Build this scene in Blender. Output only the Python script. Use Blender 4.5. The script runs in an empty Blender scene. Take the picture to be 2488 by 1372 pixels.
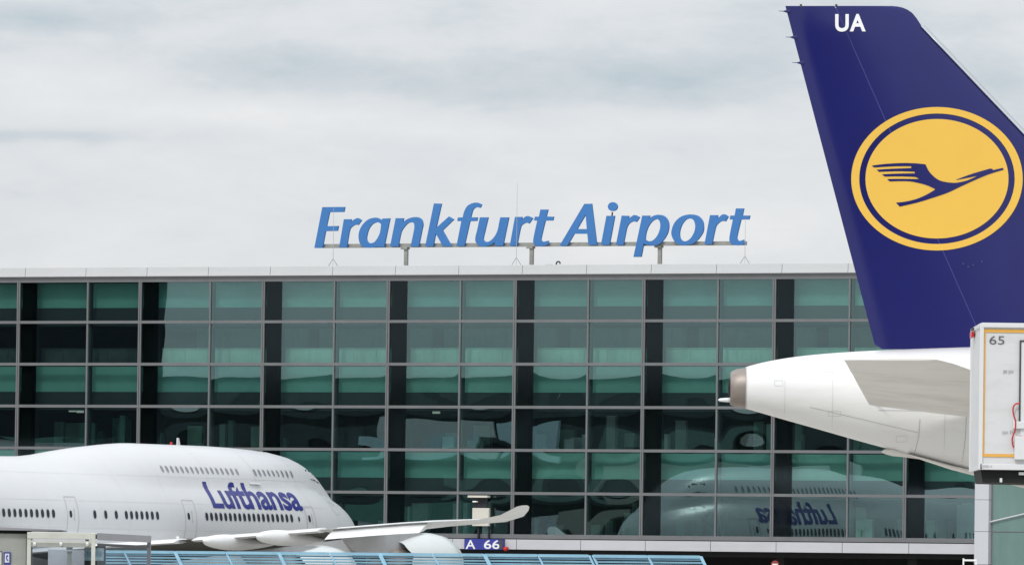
import bpy, bmesh, math, random
from mathutils import Vector, Matrix
random.seed(7)
C = bpy.context.scene
COL = C.collection
R = math.radians
# ------------------------------------------------------------------ camera
FPX, HOR, ROLL, CH = 24000.0, 1455.0, 0.0134, 1.65
TILT = math.atan((HOR - 686) / FPX)
CF = Vector((0, math.cos(TILT), math.sin(TILT)))
_r0 = Vector((1, 0, 0)); _u0 = _r0.cross(CF)
CR = _r0 * math.cos(ROLL) + _u0 * math.sin(ROLL)
CU = _u0 * math.cos(ROLL) - _r0 * math.sin(ROLL)
CC = Vector((0, 0, CH))
cam = bpy.data.objects.new('camera', bpy.data.cameras.new('camera')); COL.objects.link(cam)
cam.data.sensor_width = 36.0; cam.data.lens = 36.0 * FPX / 2488.0
cam.data.clip_start = 1.0; cam.data.clip_end = 9000.0
cam.matrix_world = Matrix.Translation(CC) @ Matrix((CR, CU, -CF)).transposed().to_4x4()
C.camera = cam
# ------------------------------------------------------------------ world: bright overcast
SUN_EL, SUN_AZ = 48.0, 205.0          # azimuth clockwise from +Y
w = bpy.data.worlds.new('World'); C.world = w; w.use_nodes = True
nt = w.node_tree; N = nt.nodes; L = nt.links; N.clear()
def wn(t, **k):
    n = N.new(t)
    for a, b in k.items(): setattr(n, a, b)
    return n
def wmath(op, a, b=None, c=None, clamp=False):
    n = wn('ShaderNodeMath', operation=op); n.use_clamp = clamp
    for i, v in enumerate((a, b, c)):
        if v is None: continue
        if isinstance(v, (int, float)): n.inputs[i].default_value = v
        else: L.new(v, n.inputs[i])
    return n.outputs[0]
tc = wn('ShaderNodeTexCoord'); sep = wn('ShaderNodeSeparateXYZ'); L.new(tc.outputs['Generated'], sep.inputs[0])
X, Z = sep.outputs[0], sep.outputs[2]
def cloud(sx, sz, scale, detail, rough, dist, off):
    cb = wn('ShaderNodeCombineXYZ')
    L.new(wmath('MULTIPLY', X, sx * 1.5), cb.inputs[0]); L.new(wmath('MULTIPLY', Z, sz * 1.5), cb.inputs[2]); cb.inputs[1].default_value = off
    n = wn('ShaderNodeTexNoise'); L.new(cb.outputs[0], n.inputs['Vector'])
    n.inputs['Scale'].default_value = scale; n.inputs['Detail'].default_value = detail
    n.inputs['Roughness'].default_value = rough; n.inputs['Distortion'].default_value = dist
    return n.outputs[0]
n1 = cloud(24, 78, 1.0, 6, .54, .25, 3.1)
n2 = cloud(80, 230, 1.0, 6, .6, .4, 8.4)
def bank(px, py, sx, sy, amp):        # a soft cloud bank at a direction of the sky
    a, b = (px - 1244) / FPX, (HOR - py) / FPX
    dx = wmath('DIVIDE', wmath('SUBTRACT', X, a), sx / FPX); dz = wmath('DIVIDE', wmath('SUBTRACT', Z, b), sy / FPX)
    q = wmath('ADD', wmath('MULTIPLY', dx, dx), wmath('MULTIPLY', dz, dz))
    return wmath('MULTIPLY', wmath('POWER', 2.718, wmath('MULTIPLY', q, -1.0)), amp)
n3 = cloud(210, 420, 1.0, 5, .6, .3, 5.2)
tot = wmath('ADD', wmath('MULTIPLY', wmath('SUBTRACT', n1, .5), 1.05), wmath('MULTIPLY', wmath('SUBTRACT', n2, .5), .44))
tot = wmath('ADD', tot, wmath('MULTIPLY', wmath('SUBTRACT', n3, .5), .14))
for b in [(150, 210, 260, 45, .26), (480, 285, 420, 38, .34), (330, 130, 300, 55, .14), (60, 345, 380, 20, -.34), (900, 165, 620, 60, -.34),
          (1130, 235, 300, 45, -.38), (1330, 300, 120, 25, -.2), (1640, 300, 300, 34, .34), (1050, 325, 180, 24, .2), (1350, 540, 1600, 140, .30), (1750, 170, 400, 60, -.16),
          (2420, 170, 160, 90, -.26), (1800, 40, 600, 40, -.12), (80, 60, 300, 30, -.22), (1250, 30, 900, 30, .02)]:
    tot = wmath('ADD', tot, bank(*b))
tot = wmath('ADD', tot, .5, clamp=True)
ramp = wn('ShaderNodeValToRGB'); L.new(tot, ramp.inputs[0])
ramp.color_ramp.elements[0].position = 0.0; ramp.color_ramp.elements[0].color = (.500, .590, .655, 1)
ramp.color_ramp.elements[1].position = 1.0; ramp.color_ramp.elements[1].color = (.875, .885, .905, 1)
e = ramp.color_ramp.elements.new(.5); e.color = (.760, .790, .825, 1)
zen = wmath('MULTIPLY', wmath('MAXIMUM', Z, 0.0), 1.0); zen = wmath('ADD', zen, .93)
cl = wn('ShaderNodeVectorMath', operation='SCALE'); L.new(ramp.outputs[0], cl.inputs[0]); L.new(zen, cl.inputs['Scale'])
sky = wn('ShaderNodeTexSky'); sky.sky_type = 'NISHITA'; sky.sun_disc = False
sky.sun_elevation = R(SUN_EL); sky.sun_rotation = R(SUN_AZ)
bg_c = wn('ShaderNodeBackground'); L.new(cl.outputs[0], bg_c.inputs[0]); bg_c.inputs[1].default_value = 1.0
bg_s = wn('ShaderNodeBackground'); L.new(sky.outputs[0], bg_s.inputs[0]); bg_s.inputs[1].default_value = .08
mix = wn('ShaderNodeMixShader'); mix.inputs[0].default_value = .93
L.new(bg_s.outputs[0], mix.inputs[1]); L.new(bg_c.outputs[0], mix.inputs[2])
out = wn('ShaderNodeOutputWorld'); L.new(mix.outputs[0], out.inputs[0])
sl = bpy.data.lights.new('sun', 'SUN'); sl.energy = 1.5; sl.angle = R(9); sl.color = (1, .965, .92)
so = bpy.data.objects.new('sun', sl); COL.objects.link(so)
sd = Vector((math.sin(R(SUN_AZ)) * math.cos(R(SUN_EL)), math.cos(R(SUN_AZ)) * math.cos(R(SUN_EL)), math.sin(R(SUN_EL))))
so.rotation_euler = sd.to_track_quat('Z', 'Y').to_euler()
C.view_settings.view_transform = 'Standard'; C.view_settings.look = 'None'
C.view_settings.exposure = 0.0; C.view_settings.gamma = 1.0
C.cycles.max_bounces = 8; C.cycles.transparent_max_bounces = 16

# ------------------------------------------------------------------ helpers
def ray(px, py): return CF + CR * ((px - 1244) / FPX) - CU * ((py - 686) / FPX)
def W(px, py, Y):                      # the point at distance Y along the view of photo pixel (px, py)
    d = ray(px, py); return CC + d * (Y / d.y)
def proj(p):
    d = Vector(p) - CC; z = d.dot(CF); return 1244 + FPX * d.dot(CR) / z, 686 - FPX * d.dot(CU) / z
def S(c):                              # sRGB 0-255 to linear
    return tuple((v / 255 / 12.92) if v / 255 < .04045 else ((v / 255 + .055) / 1.055) ** 2.4 for v in c)
def mat(name, col, rough=.5, metal=0.0, var=.06, vscale=1.5, spec=.5, coat=0.0, bump=0.0, bscale=20, emit=None, stain=None, srgb=False):
    m = bpy.data.materials.new(name); m.use_nodes = True; t = m.node_tree; b = t.nodes['Principled BSDF']
    col = tuple(col)
    b.inputs['Roughness'].default_value = rough; b.inputs['Metallic'].default_value = metal
    b.inputs['Specular IOR Level'].default_value = spec
    b.inputs['Coat Weight'].default_value = coat; b.inputs['Coat Roughness'].default_value = .12
    tcn = t.nodes.new('ShaderNodeTexCoord'); nz = t.nodes.new('ShaderNodeTexNoise')
    t.links.new(tcn.outputs['Object'], nz.inputs['Vector']); nz.inputs['Scale'].default_value = vscale
    nz.inputs['Detail'].default_value = 6; nz.inputs['Roughness'].default_value = .6
    cr = t.nodes.new('ShaderNodeValToRGB'); t.links.new(nz.outputs[0], cr.inputs[0])
    lo = tuple(max(0, c * (1 - var)) for c in col); hi = tuple(min(1, c * (1 + var)) for c in col)
    cr.color_ramp.elements[0].position = .3; cr.color_ramp.elements[0].color = lo + (1,)
    cr.color_ramp.elements[1].position = .7; cr.color_ramp.elements[1].color = hi + (1,)
    src = cr.outputs[0]
    if stain:                          # streaks of dirt: (colour, scale xyz, amount)
        mp = t.nodes.new('ShaderNodeMapping'); t.links.new(tcn.outputs['Object'], mp.inputs[0]); mp.inputs['Scale'].default_value = stain[1]
        n2_ = t.nodes.new('ShaderNodeTexNoise'); t.links.new(mp.outputs[0], n2_.inputs['Vector']); n2_.inputs['Scale'].default_value = 1.0
        n2_.inputs['Detail'].default_value = 8; n2_.inputs['Roughness'].default_value = .65
        mr = t.nodes.new('ShaderNodeMapRange'); t.links.new(n2_.outputs[0], mr.inputs[0])
        mr.inputs[1].default_value = .48; mr.inputs[2].default_value = .78; mr.inputs[3].default_value = 0; mr.inputs[4].default_value = stain[2]
        mx = t.nodes.new('ShaderNodeMixRGB'); t.links.new(mr.outputs[0], mx.inputs[0]); t.links.new(src, mx.inputs[1]); mx.inputs[2].default_value = tuple(stain[0]) + (1,)
        src = mx.outputs[0]
    t.links.new(src, b.inputs['Base Color'])
    if bump:
        nb = t.nodes.new('ShaderNodeTexNoise'); t.links.new(tcn.outputs['Object'], nb.inputs['Vector']); nb.inputs['Scale'].default_value = bscale
        bp = t.nodes.new('ShaderNodeBump'); bp.inputs['Strength'].default_value = bump; bp.inputs['Distance'].default_value = .02
        t.links.new(nb.outputs[0], bp.inputs['Height']); t.links.new(bp.outputs[0], b.inputs['Normal'])
    if emit:
        b.inputs['Emission Color'].default_value = tuple(emit[0]) + (1,); b.inputs['Emission Strength'].default_value = emit[1]
    return m
def glass(name, tint, refl, rough=0.0, wob=0.0):
    m = bpy.data.materials.new(name); m.use_nodes = True; t = m.node_tree; t.nodes.clear()
    o = t.nodes.new('ShaderNodeOutputMaterial'); tr = t.nodes.new('ShaderNodeBsdfTransparent'); gl = t.nodes.new('ShaderNodeBsdfGlossy'); ad = t.nodes.new('ShaderNodeAddShader')
    tr.inputs[0].default_value = tuple(tint) + (1,); gl.inputs['Color'].default_value = tuple(refl) + (1,); gl.inputs['Roughness'].default_value = rough
    t.links.new(tr.outputs[0], ad.inputs[0]); t.links.new(gl.outputs[0], ad.inputs[1]); t.links.new(ad.outputs[0], o.inputs[0])
    if wob:
        tcn = t.nodes.new('ShaderNodeTexCoord'); nb = t.nodes.new('ShaderNodeTexNoise'); t.links.new(tcn.outputs['Object'], nb.inputs['Vector'])
        nb.inputs['Scale'].default_value = 1.3; nb.inputs['Detail'].default_value = 2
        bp = t.nodes.new('ShaderNodeBump'); bp.inputs['Strength'].default_value = 1.0; bp.inputs['Distance'].default_value = wob
        t.links.new(nb.outputs[0], bp.inputs['Height']); t.links.new(bp.outputs[0], gl.inputs['Normal'])
    return m
def tag(o, label=None, cat=None, group=None, kind=None):
    if label: o['label'] = label
    if cat: o['category'] = cat
    if group: o['group'] = group
    if kind: o['kind'] = kind
    return o
def empty(name, loc, *a, **k):
    o = bpy.data.objects.new(name, None); COL.objects.link(o); o.location = loc; o.empty_display_size = .5
    return tag(o, *a, **k)
def root_of(p):
    while p.parent: p = p.parent
    return p
class MB:                              # collects world-space geometry, builds ONE mesh object
    def __init__(s): s.v = []; s.f = []; s.m = []
    def add(s, v, f, mi=0):
        k = len(s.v); s.v += [Vector(p) for p in v]; s.f += [tuple(i + k for i in q) for q in f]; s.m += [mi] * len(f); return s
    def box(s, lo, hi, mi=0, M=None):
        v = [Vector((x, y, z)) for x in (lo[0], hi[0]) for y in (lo[1], hi[1]) for z in (lo[2], hi[2])]
        if M: v = [M(p) for p in v]
        return s.add(v, [(0, 1, 3, 2), (4, 6, 7, 5), (0, 4, 5, 1), (2, 3, 7, 6), (0, 2, 6, 4), (1, 5, 7, 3)], mi)
    def tube(s, a, b, r, n=10, r2=None, mi=0, cap=True):
        a, b = Vector(a), Vector(b); d = (b - a).normalized(); u = d.orthogonal().normalized(); w_ = d.cross(u); r2 = r if r2 is None else r2
        v = []
        for p, q in ((a, r), (b, r2)):
            v += [p + (u * math.cos(2 * math.pi * i / n) + w_ * math.sin(2 * math.pi * i / n)) * q for i in range(n)]
        f = [(i, (i + 1) % n, n + (i + 1) % n, n + i) for i in range(n)]
        if cap: f += [tuple(range(n - 1, -1, -1)), tuple(range(n, 2 * n))]
        return s.add(v, f, mi)
    def loft(s, rings, close=True, cap=True, mi=0):
        n = len(rings[0]); v = [p for r in rings for p in r]; f = []
        for k in range(len(rings) - 1):
            for i in range(n if close else n - 1):
                j = (i + 1) % n; f.append((k * n + i, k * n + j, (k + 1) * n + j, (k + 1) * n + i))
        if cap: f += [tuple(range(n - 1, -1, -1)), tuple((len(rings) - 1) * n + i for i in range(n))]
        return s.add(v, f, mi)
    def build(s, name, m, parent=None, smooth=False, angle=None, bevel=0):
        loc = parent and root_of(parent).location or Vector((0, 0, 0))
        if parent is None and s.v:
            xs = [sum(p[i] for p in s.v) / len(s.v) for i in (0, 1)]; loc = Vector((xs[0], xs[1], min(p.z for p in s.v)))
        me = bpy.data.meshes.new(name); me.from_pydata([p - loc for p in s.v], [], s.f)
        for mm in (m if isinstance(m, (list, tuple)) else [m]): me.materials.append(mm)
        bm = bmesh.new(); bm.from_mesh(me)
        for i, fc in enumerate(bm.faces): fc.material_index = s.m[i]; fc.smooth = smooth
        bmesh.ops.recalc_face_normals(bm, faces=bm.faces)
        if angle is not None:
            for ed in bm.edges:
                ed.smooth = not (len(ed.link_faces) == 2 and ed.calc_face_angle(0) > R(angle))
        bm.to_mesh(me); bm.free(); me.update()
        o = bpy.data.objects.new(name, me); COL.objects.link(o)
        if parent: o.parent = parent
        else: o.location = loc
        if bevel:
            b = o.modifiers.new('bevel', 'BEVEL'); b.width = bevel; b.segments = 2; b.limit_method = 'ANGLE'
        return o
def smooth_loop(pts, n=5):             # Catmull-Rom through points; a third value 1 marks a corner
    out = []; k = len(pts); P = [(p[0], p[1]) for p in pts]; cn = [len(p) > 2 for p in pts]
    for i in range(k):
        a, b = P[i], P[(i + 1) % k]
        if cn[i] and cn[(i + 1) % k]: out.append(a); continue
        p0 = P[i - 1] if not cn[i] else a; p3 = P[(i + 2) % k] if not cn[(i + 1) % k] else b
        for j in range(n):
            t = j / n; t2, t3 = t * t, t * t * t
            out.append(tuple(.5 * (2 * a[q] + (b[q] - p0[q]) * t + (2 * p0[q] - 5 * a[q] + 4 * b[q] - p3[q]) * t2 + (3 * a[q] - p0[q] - 3 * b[q] + p3[q]) * t3) for q in (0, 1)))
    return out
def curve_fill(loops, extrude=0.0, bevel=0.0):     # 2D loops -> filled (verts, faces) in the XY plane
    cu = bpy.data.curves.new('tmp', 'CURVE'); cu.dimensions = '2D'; cu.fill_mode = 'BOTH'; cu.extrude = extrude; cu.bevel_depth = bevel
    for lp in loops:
        sp = cu.splines.new('POLY'); sp.points.add(len(lp) - 1); sp.use_cyclic_u = True
        for i, p in enumerate(lp): sp.points[i].co = (p[0], p[1], 0, 1)
    return _ev(cu)
def text_fill(body, size=1.0, offset=0.0, spacing=1.0, extrude=0.0):
    cu = bpy.data.curves.new('tmp', 'FONT'); cu.body = body; cu.size = size; cu.offset = offset; cu.space_character = spacing; cu.extrude = extrude; cu.resolution_u = 6
    return _ev(cu)
def _ev(cu):
    o = bpy.data.objects.new('tmp', cu); COL.objects.link(o); bpy.context.view_layer.update()
    dg = bpy.context.evaluated_depsgraph_get(); me = bpy.data.meshes.new_from_object(o.evaluated_get(dg))
    v = [Vector(p.co) for p in me.vertices]; f = [tuple(p.vertices) for p in me.polygons]
    bpy.data.objects.remove(o); bpy.data.curves.remove(cu); bpy.data.meshes.remove(me)
    return v, f
def fit(v, x0, x1, y0, y1):            # scale a flat figure into a box
    ax, bx = min(p.x for p in v), max(p.x for p in v); ay, by = min(p.y for p in v), max(p.y for p in v)
    return [Vector((x0 + (p.x - ax) / (bx - ax) * (x1 - x0), y0 + (p.y - ay) / (by - ay) * (y1 - y0), p.z)) for p in v]
def gridcut(v, f, step):               # cut a flat figure along a grid so it can follow a curved surface
    bm = bmesh.new(); vs = [bm.verts.new(p) for p in v]
    for q in f:
        try: bm.faces.new([vs[i] for i in q])
        except ValueError: pass
    for ax in (0, 1):
        lo, hi = min(p[ax] for p in v), max(p[ax] for p in v); k = lo + step
        while k < hi:
            co = [0, 0, 0]; no = [0, 0, 0]; co[ax] = k; no[ax] = 1
            bmesh.ops.bisect_plane(bm, geom=bm.verts[:] + bm.edges[:] + bm.faces[:], plane_co=co, plane_no=no); k += step
    bm.verts.ensure_lookup_table(); bm.verts.index_update()
    r = [Vector(p.co) for p in bm.verts], [tuple(x.index for x in q.verts) for q in bm.faces]; bm.free(); return r
def interp(tab, s):                    # smooth table lookup, rows (s, a, b, ...)
    if s <= tab[0][0]: return tab[0][1:]
    if s >= tab[-1][0]: return tab[-1][1:]
    for i in range(len(tab) - 1):
        if tab[i][0] <= s <= tab[i + 1][0]: break
    a, b = tab[i], tab[i + 1]; p = tab[i - 1] if i else a; n = tab[i + 2] if i + 2 < len(tab) else b; h = b[0] - a[0]; t = (s - a[0]) / h
    r = []
    for k in range(1, len(a)):
        d = (b[k] - a[k]) / h
        d0 = (a[k] - p[k]) / (a[0] - p[0]) if a[0] > p[0] else d; d1 = (n[k] - b[k]) / (n[0] - b[0]) if n[0] > b[0] else d
        ma = 0 if d0 * d <= 0 else 2 * d0 * d / (d0 + d); mb = 0 if d1 * d <= 0 else 2 * d1 * d / (d1 + d)
        t2, t3 = t * t, t * t * t
        r.append(a[k] * (2 * t3 - 3 * t2 + 1) + ma * h * (t3 - 2 * t2 + t) + b[k] * (3 * t2 - 2 * t3) + mb * h * (t3 - t2))
    return r

# ------------------------------------------------------------------ materials
M = dict(
    apron=mat('apron concrete', (.42, .405, .375), .9, var=.12, vscale=.08, bump=.3, bscale=6),
    paint=mat('aircraft white paint', (.615, .625, .64), .36, var=.02, vscale=.6, coat=.15, stain=((.62, .61, .58), (.35, .35, 2.2), .22)),
    paint2=mat('aircraft white paint weathered', (.82, .82, .81), .3, var=.012, vscale=.8, coat=.35, stain=((.50, .47, .42), (.5, 1.0, 3.0), .30)),
    wingdk=mat('pylon grey paint', (.42, .42, .43), .4, var=.08),
    wing=mat('wing grey white paint', (.76, .77, .77), .35, var=.03, vscale=.5, coat=.2, stain=((.42, .41, .38), (.6, .6, 3), .3)),
    underw_shade=mat('shaded wing underside', (.15, .15, .14), .9, spec=0.0, var=.08, vscale=.6),  # shade under the inboard wing, put into a dark base colour
    stab=mat('stabiliser grey paint', (.80, .78, .73), .42, var=.05, vscale=.9, stain=((.33, .31, .27), (.4, 1.2, 3.5), .45)),
    navy=mat('tail blue paint', (.0105, .0125, .120), .14, var=.10, vscale=.45, spec=.42, coat=.20),
    title=mat('blue lettering paint', (.016, .020, .20), .3, var=.02),
    yellow=mat('emblem yellow paint', S((233, 188, 84)), .45, var=.02, vscale=.7, spec=.2),
    white=mat('white lettering', (.85, .85, .86), .4, var=.01),
    lemetal=mat('polished leading edge', (.55, .57, .60), .4, metal=.5, var=.03),
    darkwin=mat('cabin window glass', (.03, .033, .045), .15, var=.1, spec=.6),
    winrim=mat('window rim', (.42, .43, .45), .5),
    hinge=mat('hinge highlight blue', (.045, .05, .22), .3),  # lighter blue paints in the highlight along the hinge gap
    upwin=mat('upper deck glass with sky tone', (.20, .21, .23), .2, var=.1, spec=.6),  # sky reflection painted in as a lighter pane grey
    seam=mat('panel seam', (.48, .48, .49), .7),
    hotmetal=mat('exhaust metal', (.30, .26, .235), .5, metal=.5, var=.15, vscale=4, stain=((.2, .14, .1), (3, 3, 3), .5)),
    duct_black=mat('duct_black', (.015, .013, .012), .9),  # even near-black for the duct interiors
    red=mat('red lamp glass', (.55, .02, .02), .3),
    alu=mat('grey aluminium frame', (.185, .190, .196), .42, metal=.25, var=.08, vscale=.8),
    alulight=mat('fascia aluminium', (.55, .55, .58), .5, var=.05, vscale=.35, stain=((.40, .39, .41), (.15, .15, 2.0), .3)),
    parapet=mat('parapet panel', (.60, .61, .62), .55, var=.025, vscale=.3, stain=((.48, .48, .48), (.25, .25, 1.5), .3)),
    joint=mat('dark joint', (.06, .06, .06), .8),
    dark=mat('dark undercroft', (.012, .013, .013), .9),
    slab=mat('floor slab edge', (.022, .024, .030), .8, var=.2, vscale=.5),
    teal2=mat('blind teal light', (.18, .34, .29), .8, var=.2, vscale=.3, stain=((.10, .22, .21), (.4, .4, 1.2), .6)),
    teal3=mat('blind teal dull', (.13, .28, .26), .8, var=.2, vscale=.3, stain=((.15, .28, .25), (.4, .4, 1.2), .5)),
    teal=mat('blind teal', (.15, .30, .265), .8, var=.14, vscale=.22, stain=((.13, .30, .27), (.3, .3, .9), .6)),
    interior=mat('interior wall', (.05, .06, .062), .9, var=.5, vscale=.35),
    interior2=mat('interior light wall', (.30, .46, .39), .85, var=.25, vscale=.3, stain=((.15, .2, .2), (.8, .8, .2), .7)),
    carpet=mat('interior floor', (.06, .06, .06), .9),
    ceiling=mat('interior ceiling', (.30, .32, .31), .9),
    rail=glass('balustrade glass', (.75, .9, .85), (.02, .03, .03)),
    lampw=mat('ceiling lamp', (.8, .8, .8), .5, emit=((1, .98, .9), .3)),
    sign=mat('sign blue', S((66, 121, 183)), .5, var=.03, vscale=1.0, spec=.3),
    steel=mat('galvanised steel', (.35, .35, .32), .5, metal=.3, var=.15, vscale=3),
    gate=mat('gate sign blue', (.035, .045, .30), .35, var=.1, vscale=2),
    fence=mat('light blue fence paint', (.25, .47, .61), .5, var=.10, vscale=.7, stain=((.12, .25, .33), (1, 1, 4), .5)),
    fencedk=mat('blue slat paint', (.17, .35, .46), .5, var=.18, vscale=.5, stain=((.08, .15, .19), (1, 1, 4), .6)),
    shelter=mat('shelter frame paint', S((196, 198, 188)), .55, var=.05, vscale=2, stain=((.35, .34, .3), (2, 2, 6), .35)),
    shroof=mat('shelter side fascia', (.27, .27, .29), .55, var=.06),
    kiosk=mat('kiosk grey panel', (.33, .34, .31), .6, var=.07, vscale=2, stain=((.25, .23, .18), (1, 1, 5), .4)),
    shglass=glass('shelter glass', (.74, .77, .79), (.10, .11, .12), .02),
    boxw=mat('truck box white', (.66, .67, .68), .4, var=.02, vscale=1.5, stain=((.45, .43, .38), (1.5, 1.5, 5), .35)),
    boxe=mat('truck box edge profile', (.70, .71, .72), .35, var=.02),
    orange=mat('orange stripe', S((226, 170, 76)), .45, var=.06, vscale=5),
    grey=mat('grey lettering', (.10, .11, .13), .5),
    rubber=mat('tyre rubber', (.02, .02, .02), .8),
    seamlt=mat('fine skin joint', (.56, .57, .58), .6),
    clglass=glass('clear side glass', (.84, .87, .88), (.05, .055, .06), .02),
    dullred=mat('faded red', (.30, .04, .04), .6, var=.2),
    nacelle=mat('nacelle paint', (.58, .61, .605), .35, var=.03, coat=.2),
    rodm=mat('lightning rod metal', (.42, .43, .44), .5),
    navydark=mat('matt navy paint', (.008, .009, .022), .5, var=.1),
    shback=mat('shelter back panel', (.56, .57, .61), .6, var=.15, vscale=1.2),
    seamdk=mat('dark edge strip', (.10, .10, .10), .6),  # dark strip along the leading edge of the tailplane
    poster=mat('pale blue poster', (.55, .70, .78), .5, var=.3, vscale=9),
    cream=mat('cream board', (.66, .63, .56), .6, var=.05),
    pier=mat('white pier panel', (.56, .57, .60), .5, var=.03, vscale=.4),
    dockglass=mat('opaque glass with sky tone', (.135, .225, .205), .12, var=.12, vscale=.35, spec=.6, stain=((.20, .30, .27), (.7, .7, .12), .5)),  # bright sky reflection put into an opaque pale green
    far=mat('far concourse wall', (.022, .024, .027), .8, var=.5, vscale=.05),
    farglass=mat('far concourse glass', (.05, .065, .075), .3, var=.4, vscale=.08),
)
GL = glass('facade glass', (.48, .64, .61), (.114, .166, .168))
GLV = glass('dark strip glass', (.42, .50, .47), (.022, .026, .030), .05)  # narrow dark strip with weak gloss beside each main mullion

# ------------------------------------------------------------------ ground
tag(MB().add([(-3000, -3000, 0), (3000, -3000, 0), (3000, 3000, 0), (-3000, 3000, 0)], [(0, 1, 2, 3)]).build('ground', M['apron']), kind='structure')

# ------------------------------------------------------------------ terminal building
YAW, D = .5138, 590.0
Q = D / 615.0
BW, RH, A0, ZT = 9.13054 * Q, 2.67556 * Q, -36.23885 * Q, 19.97373 * Q + CH
FD = Vector((math.cos(YAW), -math.sin(YAW), 0)); FN = Vector((-math.sin(YAW), -math.cos(YAW), 0))
def FP(a, z, n=0.0): return Vector((0, D, 0)) + FD * a + FN * n + Vector((0, 0, z))
def fa(px, py, n=0.0):                 # facade coordinates (a, z) of a photo pixel on the plane at offset n
    d = ray(px, py); P0 = Vector((0, D, 0)) + FN * n; t = (P0 - CC).dot(FN) / d.dot(FN); q = CC + d * t
    return (q - Vector((0, D, 0))).dot(FD), q.z
def fbox(mb, a0, a1, n0, n1, z0, z1, mi=0):
    return mb.box((a0, n0, z0), (a1, n1, z1), mi, lambda p: FP(p.x, p.z, p.y))
bld = empty('terminal_building', FP(0, 0), 'long glass fronted terminal building with grey mullion grid below the rooftop lettering', 'building')
B0, B1 = -2, 8                          # bays
aR = fa(2368, 1250, .6)[0]              # right end of the gridded facade
def aB(i, t=0.0): return A0 + BW * (i + t)
zr = [ZT - RH * i for i in range(7)]
aL = aB(B0)
def pane(a0, a1, z0, z1, amp, skew, r=0, ph=0):    # a bulging sheet of insulating glass
    mb = MB(); nx, nz = 14, 10; v = []
    for j in range(nz + 1):
        for i in range(nx + 1):
            u, t = i / nx * 2 - 1, j / nz * 2 - 1
            n = amp * .42 * (1 - u * u) * (1 + t) ** 2 * (1 - t) + skew * .5 * t + amp * (.12 * u * t + .10 * math.sin(2.3 * u + ph) * math.sin(2.9 * t + 1.7 * ph) * (1.0 if r > 1 else .3))
            v.append(FP(a0 + (a1 - a0) * i / nx, z0 + (z1 - z0) * j / nz, n))
    f = [(j * (nx + 1) + i, j * (nx + 1) + i + 1, (j + 1) * (nx + 1) + i + 1, (j + 1) * (nx + 1) + i) for j in range(nz) for i in range(nx)]
    return mb.add(v, f)
for b in range(B0, B1):
    for r in range(6):
        z0, z1 = zr[r + 1], zr[r]
        if aB(b, .15) < aR:
            mb = MB(); fbox(mb, aB(b), min(aB(b, .146), aR), -.02, .01, z0, z1)
            mb.build('dark_strip_pane', GLV, bld)
        for t0, t1 in ((.146, .569), (.569, 1.0)):
            a0, a1 = aB(b, t0), min(aB(b, t1), aR)
            if a1 - a0 < .3: continue
            amp = random.choice((.0022, .003, .004, .005)) * (1.0 if r > 1 else .7)
            pane(a0, a1, z0, z1, amp, random.uniform(-.0006, .0006), r, random.uniform(0, 6)).build('window_pane', GL, bld, smooth=True)
for b in range(B0, B1 + 1):
    if aB(b) < aR:
        mb = MB(); fbox(mb, aB(b) - .11, aB(b) - .02, -.08, .10, zr[6] - .10, zr[0] + .10); fbox(mb, aB(b) + .02, aB(b) + .11, -.08, .10, zr[6] - .10, zr[0] + .10)
        fbox(mb, aB(b) - .02, aB(b) + .02, -.08, .05, zr[6] - .10, zr[0] + .10); mb.build('main_mullion', M['alu'], bld)
    if aB(b, .569) < aR and b < B1:
        mb = MB(); fbox(mb, aB(b, .569) - .055, aB(b, .569) + .055, -.10, .075, zr[6], zr[0]); fbox(mb, aB(b, .569) + .06, aB(b, .569) + .16, -.35, -.10, zr[6], zr[0], 1)
        mb.build('mullion', [M['alu'], M['slab']], bld)
for r in range(7):
    h = .085 if 0 < r < 6 else .13
    mb = MB(); fbox(mb, aL, aR, -.11, .092, zr[r] - h, zr[r] + h)
    fbox(mb, aL, aR, -.30, -.11, zr[r] - h - .06, zr[r] - h + .02, 1)  # dark strip that paints the shadow line under each transom
    mb.build('transom', [M['alu'], M['slab']], bld)
# inside: floor slabs, ceilings, blinds, walls, columns, balustrade
for r in (0, 2, 4):
    zs = zr[r + 1]; mb = MB(); fbox(mb, aL, aR, -7.5, -.75, zs - .2, zs + RH * .34); mb.build('floor_slab', M['slab'], bld)
    for b in range(B0, B1):
        a0, a1 = aB(b, .092), min(aB(b, .995), aR)
        if a1 - a0 < .4: continue
        mb = MB(); fbox(mb, a0, a1, -.95, -.80, zs + RH * .34 + .02, zr[r] + .1); mb.build('blind', M[random.choice(('teal', 'teal', 'teal2', 'teal3'))], bld)
mb = MB(); fbox(mb, aL, aR, -8.0, -7.5, 0, zr[0] + .3); mb.build('interior_wall', M['interior'], bld)
for b in range(B0, B1):
    if aB(b) > aR: break
    mb = MB(); fbox(mb, aB(b) + .05, aB(b, .092), -1.2, -.3, zr[6] - .4, zr[0]); mb.build('column', M['slab'], bld)
for b in range(B0, B1):
    a0, a1 = aB(b, .1), min(aB(b, 1.0), aR)
    if a1 - a0 < .5: continue
    if b >= 1:
        k = aB(b, random.uniform(.1, .25)); mb = MB(); fbox(mb, a0, a1, -5.5, -5.2, zr[2] - .1, zr[1] - .25); mb.build('partition', M['interior2'], bld)
    mb = MB(); fbox(mb, a0, a1, -1.25, -1.22, zr[2] - .1, zr[2] + .95); fbox(mb, a0, a1, -1.29, -1.18, zr[2] + .95, zr[2] + 1.0)
    for k in range(5): q = a0 + (a1 - a0) * k / 5; fbox(mb, q, q + .05, -1.28, -1.19, zr[2] - .1, zr[2] + .95)
    mb.build('balustrade', M['interior2'] if b >= 1 else M['interior'], bld)
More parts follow.
